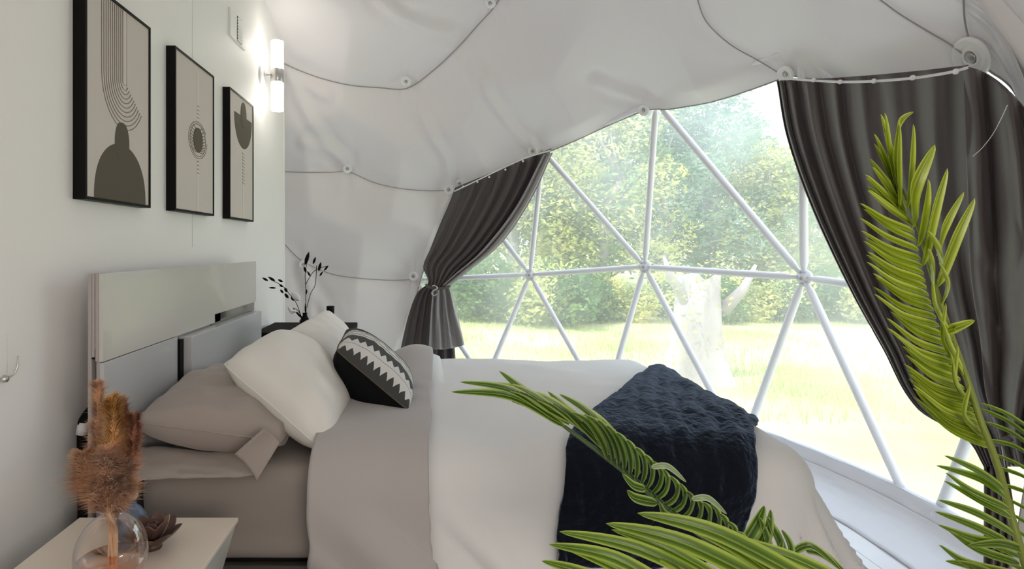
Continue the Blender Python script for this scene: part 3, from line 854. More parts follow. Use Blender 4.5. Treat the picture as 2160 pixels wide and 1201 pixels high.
b = MB().grid(lambda u, v: duv(lerp(-.05, 1.10 + LD, u), lerp(1.87 - LD, 3.14 + .5, v)), 150, 160)
for v in b.v: v.z = max(v.z, .012)
dv = b.build('duvet', M['duvet'], solid=.022, label='white duvet spread over the bed and hanging to the floor', cat='duvet')
def head_wave(b_): return .03 * nz(b_*2.0, 5) 
b = MB().grid(lambda u, v: duv_s(lerp(-.36 + head_wave(v*3), .005 + .012*nz(v*6), u), lerp(1.87 - LD + .01, 3.14 + .4, v), .034 + .004*nz(u*4, v*12)), 34, 170)
for v in b.v: v.z = max(v.z, .03)
b.build('turned_down_band', M['band'], dv, solid=.016, label='pale taupe turned down band')

# throw
def thr(u, v):
    # v: 0 near hem .. 1 end over the foot of the bed, u: 0 left .. 1 right
    l = cat_l(v); r_ = cat_r(v)
    a = lerp(l[0], r_[0], u); b2 = lerp(l[1], r_[1], u)
    rib = .007 * math.sin(u*42 + v*30 + 4*nz(u*3, v*5)) * (.5 + .8*nz(u*7, v*12, 3)) + .006 * nz(u*25, v*45) + .012*nz(u*4, v*5, 9)
    edge = min(u, 1-u, v, 1-v); return duv_s(a, b2, .034 + rib + .012*min(1, edge*12), .6)
def seq(keys):
    ts = [k[0] for k in keys]; xs = [k[1] for k in keys]; ys = [k[2] for k in keys]
    return lambda v: (interp(v, ts, xs), interp(v, ts, ys))
cat_l = seq([(0, .375, 1.465), (.12, .39, 1.62), (.25, .43, 1.80), (.45, .67, 2.15), (.7, .96, 2.62), (.85, 1.15, 2.92), (1, 1.42, 3.0)])
cat_r = seq([(0, .915, 1.50), (.12, .95, 1.62), (.25, 1.02, 1.80), (.45, 1.14, 2.0), (.7, 1.30, 2.28), (.85, 1.42, 2.45), (1, 1.55, 2.6)])
MB().grid(thr, 70, 190).build('throw_blanket', M['throw'], solid=.012, label='navy plush throw laid diagonally across the foot of the white duvet', cat='blanket')

# ------------------------------------------------------------ pillows
def pillow_fn(A, B, C, D, th, side, pinch=.06, wr=.012, seed=0, power=.42, sagd=0, rnd=.25):
    A, B, C, D = map(Vector, (A, B, C, D)); n = (B - A).cross(D - A).normalized()
    cen_ = (A + B + C + D) / 4
    def fn(u, v):
        x = 2*u - 1; y = 2*v - 1
        x2 = x * (1 - pinch * (1 - y*y)) * math.sqrt(1 - rnd*y**4/2); y2 = y * (1 - pinch * (1 - x*x)) * math.sqrt(1 - rnd*x**4/2)
        uu = (x2 + 1) / 2; vv = (y2 + 1) / 2
        p = lerp(lerp(A, B, uu), lerp(D, C, uu), vv)
        h = max(0, (1 - x*x) * (1 - y*y)) ** power
        w3 = wr * (nz(u*3 + seed, v*3, side) + .5 * nz(u*8 + seed, v*5, side)) * (h ** .5)
        # corner creases
        r = min(math.hypot(1-abs(x), 1-abs(y)), 1); cr = .006 * math.sin(math.atan2(1-abs(y), 1-abs(x)) * 9) * math.exp(-r*4) * (h**.4)
        p = p + n * side * (th/2 * h + w3 + cr)
        p.z -= sagd * h
        return p
    return fn, n
def pillow(name, A, B, C, D, th, m, label, group=None, seed=0, cat_='pillow', flange=False, **k):
    f1, n = pillow_fn(A, B, C, D, th, 1, seed=seed, **k); f2, _ = pillow_fn(A, B, C, D, th, -1, seed=seed, **k)
    b = MB().grid(f1, 36, 36).grid(f2, 36, 36, flip=True)
    o = b.build(name, m, label=label, cat=cat_, group=group)
    bm = bmesh.new(); bm.from_mesh(o.data); bmesh.ops.remove_doubles(bm, verts=bm.verts, dist=.0004); bm.to_mesh(o.data); bm.free()
    for p in o.data.polygons: p.use_smooth = True
    # seam piping around the edge
    ring = [f1(i/30, 0) for i in range(31)] + [f1(1, i/30) for i in range(1, 31)] + [f1(1-i/30, 1) for i in range(1, 31)] + [f1(0, 1-i/30) for i in range(1, 31)]
    MB().tube(ring, .0028, 6, cap=False).build('seam', m, o)
    return o

# taupe pillow nearest the camera, lying on the mattress against the headboard
pillow('pillow', (-.955, 1.825, .74), (-.93, 2.44, .77), (-.46, 2.47, .69), (-.475, 1.83, .672), .20, M['taupe'],
       'taupe pillow lying flat at the near end of the headboard', 'taupe pillows', seed=3, pinch=.02, wr=.035, power=.27, rnd=.1)
pillow('pillow', (-.93, 2.52, .74), (-.93, 3.12, .74), (-.48, 3.12, .67), (-.48, 2.52, .67), .14, M['taupe'],
       'taupe pillow lying flat behind the white pillows at the far end', 'taupe pillows', seed=5, pinch=.03, wr=.02, power=.36)
# open hem of the near pillowcase: a soft flap that spills over the mattress edge
flapm = MB()
def flap(u, v):
    top = cat_flat_top(u); bot = cat_flat_bot(u)
    p = lerp(top, bot, v)
    p.y -= .022 * math.sin(math.pi * v) + .010 * nz(u*6, v*3); p.z += .010 + .006 * nz(u*5, v*4, 2)
    return p
def poly(pts):
    cs = cat(pts, 8)
    def f(u):
        x = u * (len(cs) - 1); i = min(int(x), len(cs) - 2); return lerp(cs[i], cs[i+1], x - i)
    return f
cat_flat_top = poly([P(300, 950, 1.90), P(345, 950, 1.90), P(430, 958, 1.90), P(510, 958, 1.90), P(570, 955, 1.90)])
cat_flat_bot = poly([P(283, 1021, 1.775), P(350, 1018, 1.765), P(430, 1016, 1.76), P(500, 1012, 1.76), P(548, 1012, 1.76)])
pl = [o for o in bpy.data.objects if o.name == 'pillow'][0]
MB().grid(flap, 60, 20).build('pillowcase_hem', M['taupe'], pl, solid=.004)
cat_flat_top2 = poly([P(558, 908, 1.765), P(575, 915, 1.77), P(588, 930, 1.78)])
def flap2(u, v):
    a = lerp(P(556, 905, 1.757), P(495, 958, 1.755), u) ; c = lerp(P(590, 935, 1.79), P(542, 1014, 1.75), u)
    p = lerp(a, c, v); p.y += .012 * math.sin(math.pi*v) ; return p
MB().grid(flap2, 14, 10).build('folded_corner', M['taupe'], pl, solid=.004)

pillow('pillow', P(462, 766, 2.02), P(600, 695, 2.46), P(750, 842, 2.26), P(692, 965, 1.78), .25, M['white_cotton'],
       'big ivory pillow leaning on the near taupe pillow, nearest the camera of the two', 'ivory pillows', seed=9, pinch=.05, wr=.02)
pillow('pillow', P(598, 702, 2.78), P(690, 652, 3.16), P(772, 752, 3.10), P(742, 806, 2.72), .17, M['white_cotton'],
       'ivory pillow standing at the far side of the headboard behind the patterned cushion', 'ivory pillows', seed=12, pinch=.05)

# patterned cushion
cu = empty('cushion', P(790, 790, 2.45), label='black and white zigzag-patterned cushion with a plain black back leaning on the ivory pillows', cat='cushion')
A, B, C, D = P(706, 738, 2.14), P(732, 690, 2.56), P(872, 806, 2.46), P(866, 872, 2.04)
f1, n_ = pillow_fn(A, D, C, B, .17, 1, seed=20, pinch=.04, wr=.006, power=.45)
f2, _ = pillow_fn(A, D, C, B, .34, -1, seed=20, pinch=.04, wr=.006, power=.45)
up = f1(.5, .5).z > f2(.5, .5).z
front_f, back_f = (f1, f2) if up else (pillow_fn(A, D, C, B, .17, -1, seed=20, pinch=.04, wr=.006, power=.45)[0], pillow_fn(A, D, C, B, .34, 1, seed=20, pinch=.04, wr=.006, power=.45)[0])
MB().grid(front_f, 44, 44).build('printed_front', M['tribal'], cu, uv=True, label='front printed with white and grey zigzag bands')
MB().grid(back_f, 44, 44, flip=True).build('black_back', M['black_matte'], cu, label='plain black back')
ring = [front_f(i/30, 0) for i in range(31)] + [front_f(1, i/30) for i in range(1, 31)] + [front_f(1-i/30, 1) for i in range(1, 31)] + [front_f(0, 1-i/30) for i in range(1, 31)]
MB().tube(ring, .0035, 6, cap=False).build('piping', M['ink'], cu)

# ------------------------------------------------------------ nightstand with its things
TZ = .55
ns = empty('nightstand', (-.75, 1.25, 0), label='cream lacquered nightstand with a tapering body beside the bed, front left', cat='nightstand')
MB().box((-.97, .98, TZ - .012), (-.529, 1.579, TZ)).build('top', M['table'], ns, smooth=False, bevel=.002)
zb = .06; tx = .14
b = MB().add([(-.966, .984, TZ-.012), (-.533, .984, TZ-.012), (-.533, 1.575, TZ-.012), (-.966, 1.575, TZ-.012),
              (-.90, 1.03, zb), (-.533 - tx, 1.03, zb), (-.533 - tx, 1.575, zb), (-.90, 1.575, zb)],
             [(0,1,2,3),(7,6,5,4),(4,5,1,0),(5,6,2,1),(6,7,3,2),(7,4,0,3)])
b.build('body', M['table_side'], ns, smooth=False, bevel=.002)
MB().box((-.86, 1.08, 0), (-.70, 1.53, zb)).build('plinth', M['frame_dark'], ns, smooth=False)
MB().box((-.80, 1.02, .30), (-.72, 1.035, .312)).build('handle', M['chrome'], ns, smooth=False)

vx, vy = -.698, 1.25
vase = empty('vase', (vx, vy, TZ), label='round clear glass vase of peach water holding the pampas grass, on the nightstand', cat='vase')
prof = [(0, .001), (.035, .002), (.058, .018), (.070, .045), (.074, .075), (.070, .105), (.056, .135), (.036, .155), (.024, .163), (.021, .170), (.026, .178)]
prof = [(p.x, p.y) for p in cat([(a_, b_, 0) for a_, b_ in prof], 3)]
MB().lathe((vx, vy, TZ), prof, 48).build('glass', M['vase_glass'], vase)
wp = [(0, .006)] + [(max(0, r_ - .003), h_ + .001) for r_, h_ in prof if .004 < h_ < .072] + [(0, .072)]
MB().lathe((vx, vy, TZ), wp, 40).build('water', M['water'], vase)
def plume(name, px0, py0, pts, d, m, nst, hl, width, label):
    rg_ = random.Random(int(px0*7 + py0 + pts[-1][0]))
    root = empty(name, (vx, vy, TZ + .02), label=label, cat='dried grass', group='pampas plumes in the glass vase')
    base = Vector((vx + (pts[0][0]-232)/600, vy + .0, TZ + .03))
    body = [P(x, y, d) for x, y in pts]
    cs = cat([base, Vector((lerp(base.x, body[0].x, .5) , vy, TZ + .12))] + body, 8)
    MB().tube(cs, [.0034] * (len(cs) - 6) + [.002] * 6, 7).build('stem', M['gold_stem'], root)
    spine = cat(body, 14); n = len(spine); b = MB()
    for k in range(nst):
        t = rg_.random() ** .9; i_ = min(int(t * (n-1)), n-2); p = lerp(spine[i_], spine[i_+1], rg_.random())
        tg = (spine[i_+1] - spine[i_]).normalized()
        rad = Vector((rg_.gauss(0,1), rg_.gauss(0,1), rg_.gauss(0,1))); rad -= tg * rad.dot(tg); rad.normalize()
        wd = interp(t, [0, .15, .5, .85, 1], [width*.5, width, width*.8, width*.5, width*.15])
        L = hl * rg_.uniform(.5, 1.5) * (.6 + wd / width * .6) * (1 + .8*nz(p.x*60 + rad.x*2, p.y*60, p.z*60 + rad.z*2))
        wd *= 1 + .7*nz(p.z*45, rad.x*1.5, rad.z*1.5); a0 = p + rad * wd * .5 * rg_.random(); dirv = (tg * rg_.uniform(.5, 1.1) + rad * rg_.uniform(.35, .9)).normalized()
        mid = a0 + dirv * L * .5; droop = Vector((0, 0, -L * .22)); end = a0 + dirv * L + rad * wd * .3 + droop
        sd = dirv.cross(rad + Vector((.01, .02, .03))).normalized() * .00075
        b.add([a0 - sd, a0 + sd, mid + sd*1.3, mid - sd*1.3, end], [(0,1,2,3), (3,2,4)])
    b.build('plume', m, root, kind='stuff')
plume('pampas_stem', 210, 800, [(228, 1075), (214, 1010), (206, 930), (208, 860), (207, 812)], 1.24, M['plume'], 4200, .022, .013, 'tallest brown pampas plume, leftmost in the glass vase')
plume('pampas_stem', 240, 840, [(232, 1070), (238, 1000), (240, 930), (239, 870), (236, 845)], 1.22, M['plume_gold'], 4600, .026, .018, 'golden upright pampas plume in the middle of the glass vase')
plume('pampas_stem', 262, 850, [(236, 1072), (256, 1000), (264, 930), (262, 880), (256, 846)], 1.27, M['plume_dark'], 3000, .020, .012, 'slim russet pampas plume just behind the golden one')
plume('pampas_stem', 280, 875, [(238, 1074), (262, 1030), (278, 970), (284, 910), (283, 880)], 1.235, M['plume_dark'], 3600, .020, .012, 'dark russet pampas plume, rightmost in the glass vase')
plume('pampas_stem', 190, 960, [(226, 1080), (205, 1040), (186, 1005), (178, 965)], 1.21, M['plume'], 5200, .034, .030, 'short bushy pampas plume drooping to the left of the glass vase')
plume('pampas_stem', 225, 960, [(230, 1082), (224, 1040), (222, 1000), (226, 955)], 1.195, M['plume'], 5600, .034, .032, 'short bushy pampas plume at the front of the glass vase')
plume('pampas_stem', 262, 990, [(234, 1082), (248, 1050), (258, 1015), (262, 975)], 1.22, M['plume'], 4200, .028, .022, 'short tan pampas plume leaning right over the blue bud vase')

c = P(278, 1098, 1.46); c.z = TZ
bv = empty('bud_vase', c, label='small slate blue bud vase with a pale stopper behind the glass vase', cat='vase')
MB().lathe(c, [(0, 0), (.022, 0), (.034, .012), (.038, .035), (.034, .060), (.022, .080), (.012, .088), (.010, .100), (.013, .104)], 28).build('body', M['blue'], bv)
MB().lathe(c + Vector((0, 0, .098)), [(0, .03), (.012, .026), (.016, .012), (.008, .0), (0, 0)], 16).build('stopper', M['greyleaf'], bv)
# dark lotus
c = P(322, 1112, 1.42); c.z = TZ
lt = empty('lotus_ornament', c, label='dark brown metal lotus ornament lying open on the nightstand', cat='ornament')
def petal(c, an, tilt, L, W_, m, lift):
    ax = Vector((math.cos(an), math.sin(an), 0)); sd = Vector((-math.sin(an), math.cos(an), 0))
    def fn(u, v):
        s = v; wdt = W_ * math.sin(math.pi * min(1, s*.93 + .07)) ** .75
        el = tilt + .35 * s; r = L * s
        x = (u - .5) * 2
        p = c + ax * (r * math.cos(el) + .004) + Vector((0, 0, lift + r * math.sin(el))) + sd * x * wdt
        p += Vector((0, 0, .010 * x * x * math.sin(math.pi*s))) - ax * 0 + Vector((0,0,0))
        return p
    MB().grid(fn, 8, 10).build('petal', m, lt, solid=.002)
for k in range(7): petal(c, k*.9 + .25, R(14), .078, .024, M['lotus'], .008)
for k in range(6): petal(c, k*1.05 + .6, R(40), .070, .022, M['lotus'] if k % 3 else M['lotus_edge'], .012)
for k in range(4): petal(c, k*1.57 + .2, R(66), .048, .016, M['lotus'], .016)
MB().lathe(c, [(0, 0), (.022, 0), (.022, .012), (.008, .02), (0, .02)], 16).build('centre', M['lotus'], lt)

# black cable with white tape behind the headboard
cb = empty('power_cable', P(182, 980, 1.74), label='black cable with a white tape band between the headboard and the wall', cat='cable')
cp = cat([(-1.055, 1.80, 0.80), (-1.072, 1.775, .77), (-1.080, 1.77, .72), (-1.078, 1.77, .5), (-1.078, 1.77, .1), (-1.078, 1.77, .012)], 5)
MB().tube(cp, .014, 10).build('cord', M['black_matte'], cb)
MB().tube([(-1.075, 1.774, .755), (-1.080, 1.77, .718)], [.0175, .0175], 14).build('tape_band', M['white_petal'], cb)

# white switch plate with a thin curved wire at the left edge
sw = empty('wall_hook', (WX, 1.45, .98), label='white wall plate with a thin curved wire hook at the left edge', cat='hook')
MB().box((WX, 1.38, .96), (WX + .008, 1.502, 1.075)).build('plate', M['wall'], sw, smooth=False, bevel=.003)
MB().tube(cat([(WX + .01, 1.488, .955), (WX + .022, 1.505, .965), (WX + .026, 1.512, .985), (WX + .024, 1.517, 1.01)], 5), .0022, 8).build('wire', M['chrome'], sw)
MB().lathe((WX + .008, 1.487, .956), [(0, .012), (.008, .010), (.010, 0)], 14, 'x').build('knob', M['chrome'], sw)

# ------------------------------------------------------------ far side table, branches, canister
cab = empty('side_cabinet', (-.83, 3.75, 0), label='black side cabinet at the far side of the bed, mostly hidden by the pillows', cat='cabinet')
MB().box((-1.08, 3.50, .74), (-.50, 3.98, .775)).build('top', M['black_matte'], cab, smooth=False, bevel=.003)
MB().box((-1.06, 3.52, .08), (-.52, 3.96, .74)).build('body', M['frame_dark'], cab, smooth=False, bevel=.003)
for k in range(2): MB().box((-1.05, 3.505, .10 + .32*k), (-.53, 3.52, .40 + .32*k)).build('drawer', M['black_matte'], cab, smooth=False, bevel=.002)
for x_ in (-1.05, -.57):
    for y_ in (3.54, 3.90): MB().box((x_, y_, 0), (x_ + .04, y_ + .04, .08)).build('leg', M['black_matte'], cab, smooth=False)
cz = .775
c = P(697, 680, 3.70); c.z = cz
cn = empty('canister', c, label='glossy black cylindrical canister standing on the side cabinet', cat='canister')
MB().lathe(c, [(0, 0), (.023, 0), (.025, .003), (.025, .12), (.0, .12)], 28).build('body', M['black'], cn)
MB().lathe(c + Vector((0, 0, .12)), [(.026, 0), (.026, .02), (.024, .023), (0, .023)], 28).build('lid', M['black'], cn)
c = P(664, 678, 3.72); c.z = cz
MB().lathe(c, [(0, 0), (.03, 0), (.045, .015), (.05, .03), (.046, .034), (.04, .02), (0, .012)], 24).build('bowl', M['black'], label='low black bowl beside the canister on the side cabinet', cat='bowl')
c = P(643, 690, 3.68); c.z = cz
bvz = empty('vase', c, label='narrow black vase behind the pillows holding the dark branches', cat='vase')
MB().lathe(c, [(0, 0), (.03, 0), (.036, .01), (.034, .05), (.018, .075), (.013, .09), (.016, .10)], 24).build('body', M['black'], bvz)
mouth = c + Vector((0, 0, .09))
def pod(b, x0, y0, x1, y1, d, wd):
    p = P(x0, y0, d); q = P(x1, y1, d); L = (q - p)
    t = [0, .15, .4, .7, .9, 1]; r_ = [.001, .55, 1, .85, .35, .05]
    b.tube([p + L*k for k in t], [wd * k for k in r_], 8)
def branch(label, stems, pods, d, m=M['black_matte'], petals=()):
    o = empty('dry_branch', mouth, label=label, cat='branch')
    b = MB()
    for s in stems:
        b.tube(cat([mouth - Vector((0, 0, .05))] + [P(x, y, d) for x, y in s] if s[0] is not None else [P(x, y, d) for x, y in s[1:]], 6), .0022, 6)
    b.build('stem', m, o)
    for x0, y0, x1, y1, wd in pods:
        b = MB(); pod(b, x0, y0, x1, y1, d, wd); b.build('leaf', m, o)
    for x0, y0, x1, y1, wd in petals:
        b = MB(); p = P(x0, y0, d - .03); q = P(x1, y1, d - .03); sd = (q - p).cross(Vector((0, 1, 0))).normalized()
        b.grid(lambda u, v: lerp(p, q, v) + sd * (u-.5) * 2 * wd * math.sin(math.pi * (.06 + .88*v)) ** .7 + Vector((0, -.01 * math.sin(math.pi*u), 0)), 8, 8)
        b.build('petal', M['white_petal'], o, solid=.002)
branch('upright dark branch with slender black leaves above the far pillow', [[(645, 655), (645, 610), (644, 575), (650, 545)], [None, (647, 650), (655, 620), (665, 600), (668, 560)], [None, (645, 600), (660, 575), (678, 565), (690, 562)]],
       [(643, 560, 652, 531, .013), (660, 558, 666, 542, .008), (672, 573, 677, 553, .010), (683, 572, 693, 560, .007), (674, 583, 681, 573, .006), (646, 576, 641, 562, .009), (655, 584, 648, 572, .007), (646, 622, 647, 610, .005), (645, 665, 644, 640, .006)], 3.68)
branch('dark branch arching left over the headboard end, with black leaves and white blooms', [[(636, 668), (628, 655), (618, 650)], [None, (636, 670), (625, 640), (610, 620), (595, 603), (570, 590)]],
       [(620, 635, 614, 625, .010), (609, 630, 600, 619, .010), (606, 617, 600, 607, .010), (598, 619, 591, 611, .008), (597, 606, 589, 600, .008), (597, 595, 586, 590, .008), (581, 593, 565, 584, .008), (566, 593, 553, 586, .008), (583, 608, 567, 607, .006), (640, 675, 618, 651, .007)],
       3.66, petals=((632, 634, 616, 617, .022), (618, 662, 608, 646, .012), (626, 658, 615, 656, .008)))

# ------------------------------------------------------------ wall things: art, vent, sconce
FX = -1.08
def frame_art(ya, yb, z0, z1, label, build_art):
    o = empty('framed_picture', (WX, (ya+yb)/2, z0), label=label, cat='picture', group='three framed relief prints')
    t = .010
    MB().box((WX, ya, z0), (FX, ya + t, z1)).box((WX, yb - t, z0), (FX, yb, z1)).box((WX, ya + t, z0), (FX, yb - t, z0 + t)).box((WX, ya + t, z1 - t), (FX, yb - t, z1)).build('frame', M['black'], o, smooth=False)
    cv = MB().box((WX, ya + t, z0 + t), (FX - .004, yb - t, z1 - t)).build('print', M['paper'], o, smooth=False)
    build_art(cv, ya, yb, z0, z1)
XS = FX - .004
def flat(parent, name, pts, m, h=.0015):
    n = len(pts); vs_ = [(XS + h, y, z) for y, z in pts] + [(XS, y, z) for y, z in pts]
    fs_ = [tuple(range(n))] + [(i, i+n, (i+1) % n + n, (i+1) % n) for i in range(n)]
    mesh(name, vs_, fs_, m, parent, smooth=False)
def stroke(b, pts, r): b.tube([(XS + .0005, y, z) for y, z in pts], r, 6)
def mapper(fa, fb, ya, yb, z0, z1):
    "photo pixels on the front face -> (y, z)"
    def g(px, py):
        d = FX * F / (px - PX); return d, CAMZ - (py - PY) * d / F
    return g
def art1(p, ya, yb, z0, z1):
    g = mapper(0, 0, ya, yb, z0, z1)
    w_ = yb - ya; h_ = z1 - z0
    cy = ya + w_*.52
    base = z0 + .011; Rr = .148; n = 40
    dome = [(cy + .000 + Rr*1.12*math.cos(math.pi*k/n), base + .200 * math.sin(math.pi*k/n)**.85) for k in range(n+1)]
    flat(p, 'brown_arch', dome, M['ink'], .0016)
    oc = (cy + .002, base + .205); ow, oh = .046, .072
    flat(p, 'brown_oval', [(oc[0] + ow*math.copysign(abs(math.cos(2*math.pi*k/n))**.8, math.cos(2*math.pi*k/n)), oc[1] + oh*math.sin(2*math.pi*k/n)) for k in range(n)], M['ink'], .0020)
    b = MB(); ccy = cy + .018; zc = base + .425
    for k in range(11):
        hw = .012 + k * .0130; dep = .012 + .0158 * k; zb_ = zc - dep
        pts = [(ccy - hw, z1 - .012), (ccy - hw, zb_ + dep)] + [(ccy - hw*math.cos(math.pi*q/16), zb_ + dep - dep*math.sin(math.pi*q/16)) for q in range(1, 14 if k > 0 else 16)]
        stroke(b, pts, .0016)
    stroke(b, [(ccy + .012, z1 - .012), (ccy + .012, zc - .03)], .0016)
    b.build('u_shaped_groove_lines', M['line'], p, smooth=True)
    b = MB().box((XS, ccy - .011, zc - .03), (XS + .0014, ccy + .011, z1 - .012)); b.build('raised_band', M['paper_relief'], p, smooth=False)
def art2(p, ya, yb, z0, z1):
    w_ = yb - ya; cy = ya + w_*.56; zc = z0 + .345; n = 36
    flat(p, 'brown_oval', [(cy + .052*math.cos(2*math.pi*k/n), zc + .058*math.sin(2*math.pi*k/n)) for k in range(n)], M['ink'], .003)
    b = MB()
    for rr, zz in ((.105, .085), (.09, .075)):
        stroke(b, [(cy + rr*math.cos(2*math.pi*k/n), zc + zz*math.sin(2*math.pi*k/n)) for k in range(3 if rr > .1 else 0, n + 1)], .0018)
    for k in range(9):
        z_ = zc - .055 + k*.014
        for s in (-1, 1):
            i0 = .056*math.sqrt(max(.05, 1 - ((z_-zc)/.062)**2)); stroke(b, [(cy + s*i0, z_ - .004), (cy + s*(i0 + .034), z_ + .006)], .0022)
    for k in range(4):
        stroke(b, [(cy - .012, zc + .105 + k*.018), (cy + .012, zc + .105 + k*.018)], .002)
        if k < 4: stroke(b, [(cy - .012, zc - .10 - k*.018), (cy + .012, zc - .10 - k*.018)], .002)
    b.build('carved_lines', M['line'], p)
    MB().box((XS, cy - .013, z0 + .012), (XS + .0012, cy + .013, zc - .09)).box((XS, cy - .013, zc + .09), (XS + .0012, cy + .013, z1 - .04)).build('raised_band', M['paper_relief'], p, smooth=False)
def art3(p, ya, yb, z0, z1):
    w_ = yb - ya; cy = ya + w_*.56; zt = z1 - .112; n = 24
    bowl = [(cy - .155*math.cos(math.pi*k/n), zt - .185*math.sin(math.pi*k/n)**.95) for k in range(n+1)]
    flat(p, 'brown_bowl', bowl, M['ink'], .0016)
    flat(p, 'brown_oval', [(cy + .002 + .05*math.cos(2*math.pi*k/n), zt + .01 + .075*math.sin(2*math.pi*k/n)) for k in range(n)], M['ink'], .0024)
    b = MB()
    for k in range(10):
        z_ = zt - .215 - k*.019; stroke(b, [(cy - .017, z_ + .003), (cy + .017, z_ - .003)], .0024)
    b.build('carved_lines', M['line'], p)
    MB().box((XS, cy - .014, z0 + .012), (XS + .0012, cy + .014, zt - .20)).build('raised_band', M['paper_relief'], p, smooth=False)
frame_art(1.788, 2.208, 1.452, 2.152, 'framed print of nested U lines over a brown dome, leftmost of the three', art1)
frame_art(2.422, 2.861, 1.457, 2.160, 'middle framed print with a small brown oval ringed by carved lines', art2)
frame_art(3.086, 3.503, 1.457, 2.172, 'framed print with a brown bowl and oval shape, rightmost above the headboard end', art3)

vt = empty('wall_vent', (WX, 3.3, 2.58), label='small white wall vent with dark slits high above the third picture', cat='vent')
MB().box((WX, 3.18, 2.488), (WX + .012, 3.44, 2.645)).build('plate', M['wall'], vt, smooth=False, bevel=.003)
MB().box((WX + .010, 3.285, 2.495), (WX + .0135, 3.365, 2.638)).build('recess', M['black'], vt, smooth=False)
for k in range(8):
    z_ = 2.497 + k*.0172
    MB().add([(WX + .012, 3.283, z_), (WX + .012, 3.367, z_), (WX + .020, 3.367, z_ + .011), (WX + .020, 3.283, z_ + .011), (WX+.012, 3.283, z_+.012), (WX+.012, 3.367, z_+.012)], [(0,1,2,3),(3,2,5,4)]).build('slat', M['knob'], vt, smooth=False)

sy = 3.86; sx = -1.03; sz = 2.462
sn = empty('wall_sconce', (WX, sy, sz), label='lit up-and-down wall lamp with two opal glass tubes by the wall end', cat='wall lamp')
b = MB().lathe((WX, sy - .07, sz - .02), [(.055, 0), (.055, .010), (.046, .016), (0, .018)], 28, 'x'); b.v = [Vector((v.x, v.y, sz - .02 + (v.z - sz + .02) * 1.25)) for v in b.v]; b.build('wall_plate', M['knob'], sn)
MB().tube([(WX + .014, sy - .06, sz - .01), (sx - .01, sy - .02, sz)], .008, 10).build('arm', M['chrome'], sn)
MB().lathe((sx, sy, sz - .045), [(0, 0), (.044, 0), (.046, .002), (.046, .088), (.044, .09), (0, .09)], 32).build('band', M['chrome'], sn)
for zz0, zz1 in ((sz + .045, sz + .235), (sz - .235, sz - .045)):
    MB().lathe((sx, sy, 0), [(0, zz0), (.042, zz0), (.042, zz1), (.0415, zz1 + .0), (0, zz1)], 32).build('glass_tube', M['lamp_glass'], sn)
for s in (1, -1):
    ld = bpy.data.lights.new('sconce_bulb', 'POINT'); lo_ = bpy.data.objects.new('sconce_bulb', ld); col.objects.link(lo_)
    ld.energy = 1.5; ld.color = (1, .93, .84); ld.shadow_soft_size = .04; lo_.parent = sn; lo_.matrix_parent_inverse = world_of(sn).inverted()
    lo_.location = (sx + .07, sy - .02, sz + s * .20)

# ------------------------------------------------------------ palms
def leaflet(parent, pts, wd, m, fold=.35, tw=0.0, name='leaflet'):
    "pts: root, control(s), tip as 3D points; wd: half width in metres"
    cs = cat(pts, max(4, 14 // (len(pts) - 1))); n = len(cs); b = MB(); vs_ = []; uv = []
    view = Vector((0, 0, CAMZ))
    for i, p in enumerate(cs):
        t = i / (n - 1); tg = (cs[min(i+1, n-1)] - cs[max(i-1, 0)]).normalized()
        nrm = (Vector((.15, -.9, .55)) + Vector((tw, 0, 0))).normalized()
        sd = tg.cross(nrm)
        if sd.length < 1e-4: sd = Vector((1, 0, 0))
        sd.normalize()
        if tw:
            sd = (Matrix.Rotation(tw * t * 2.2, 3, tg) @ sd)
        up = sd.cross(tg).normalized()
        ww = wd * (math.sin(math.pi * min(1, .10 + .90 * t) ** .8) ** .7 if t < 1 else 0) + .0003
        if t < .12: ww *= .45 + t * 4.6
        f = fold * ww
        for k, x in enumerate((-1, -.5, 0, .5, 1)):
            vs_.append(p + sd * x * ww + up * (abs(x) * f)); uv.append((t, (x + 1) / 2))
    fs_ = [(i*5+k, i*5+k+1, (i+1)*5+k+1, (i+1)*5+k) for i in range(n-1) for k in range(4)]
    b.add(vs_, fs_, uv); return b.build(name, m, parent, uv=True)

pot = Vector((1.12, .98, 0))
palm = empty('potted_palm', pot, label='large potted palm in the right foreground, with lime and deep green fronds', cat='palm')
MB().lathe(pot, [(0, 0), (.13, 0), (.14, .01), (.175, .30), (.185, .32), (.175, .33), (.165, .32), (.155, .29), (0, .29)], 40).build('pot', M['pot'], palm)
MB().lathe(pot + Vector((0, 0, .292)), [(.153, 0), (.08, .012), (0, .015)], 32).build('soil', M['soil'], palm)
crown = pot + Vector((0, 0, .29))

def rachis(pts3, r0, r1, m, label):
    cs = cat(pts3, 6); n = len(cs)
    return MB().tube(cs, [lerp(r0, r1, i/(n-1)) for i in range(n)], 8).build('frond', m, palm, label=label)

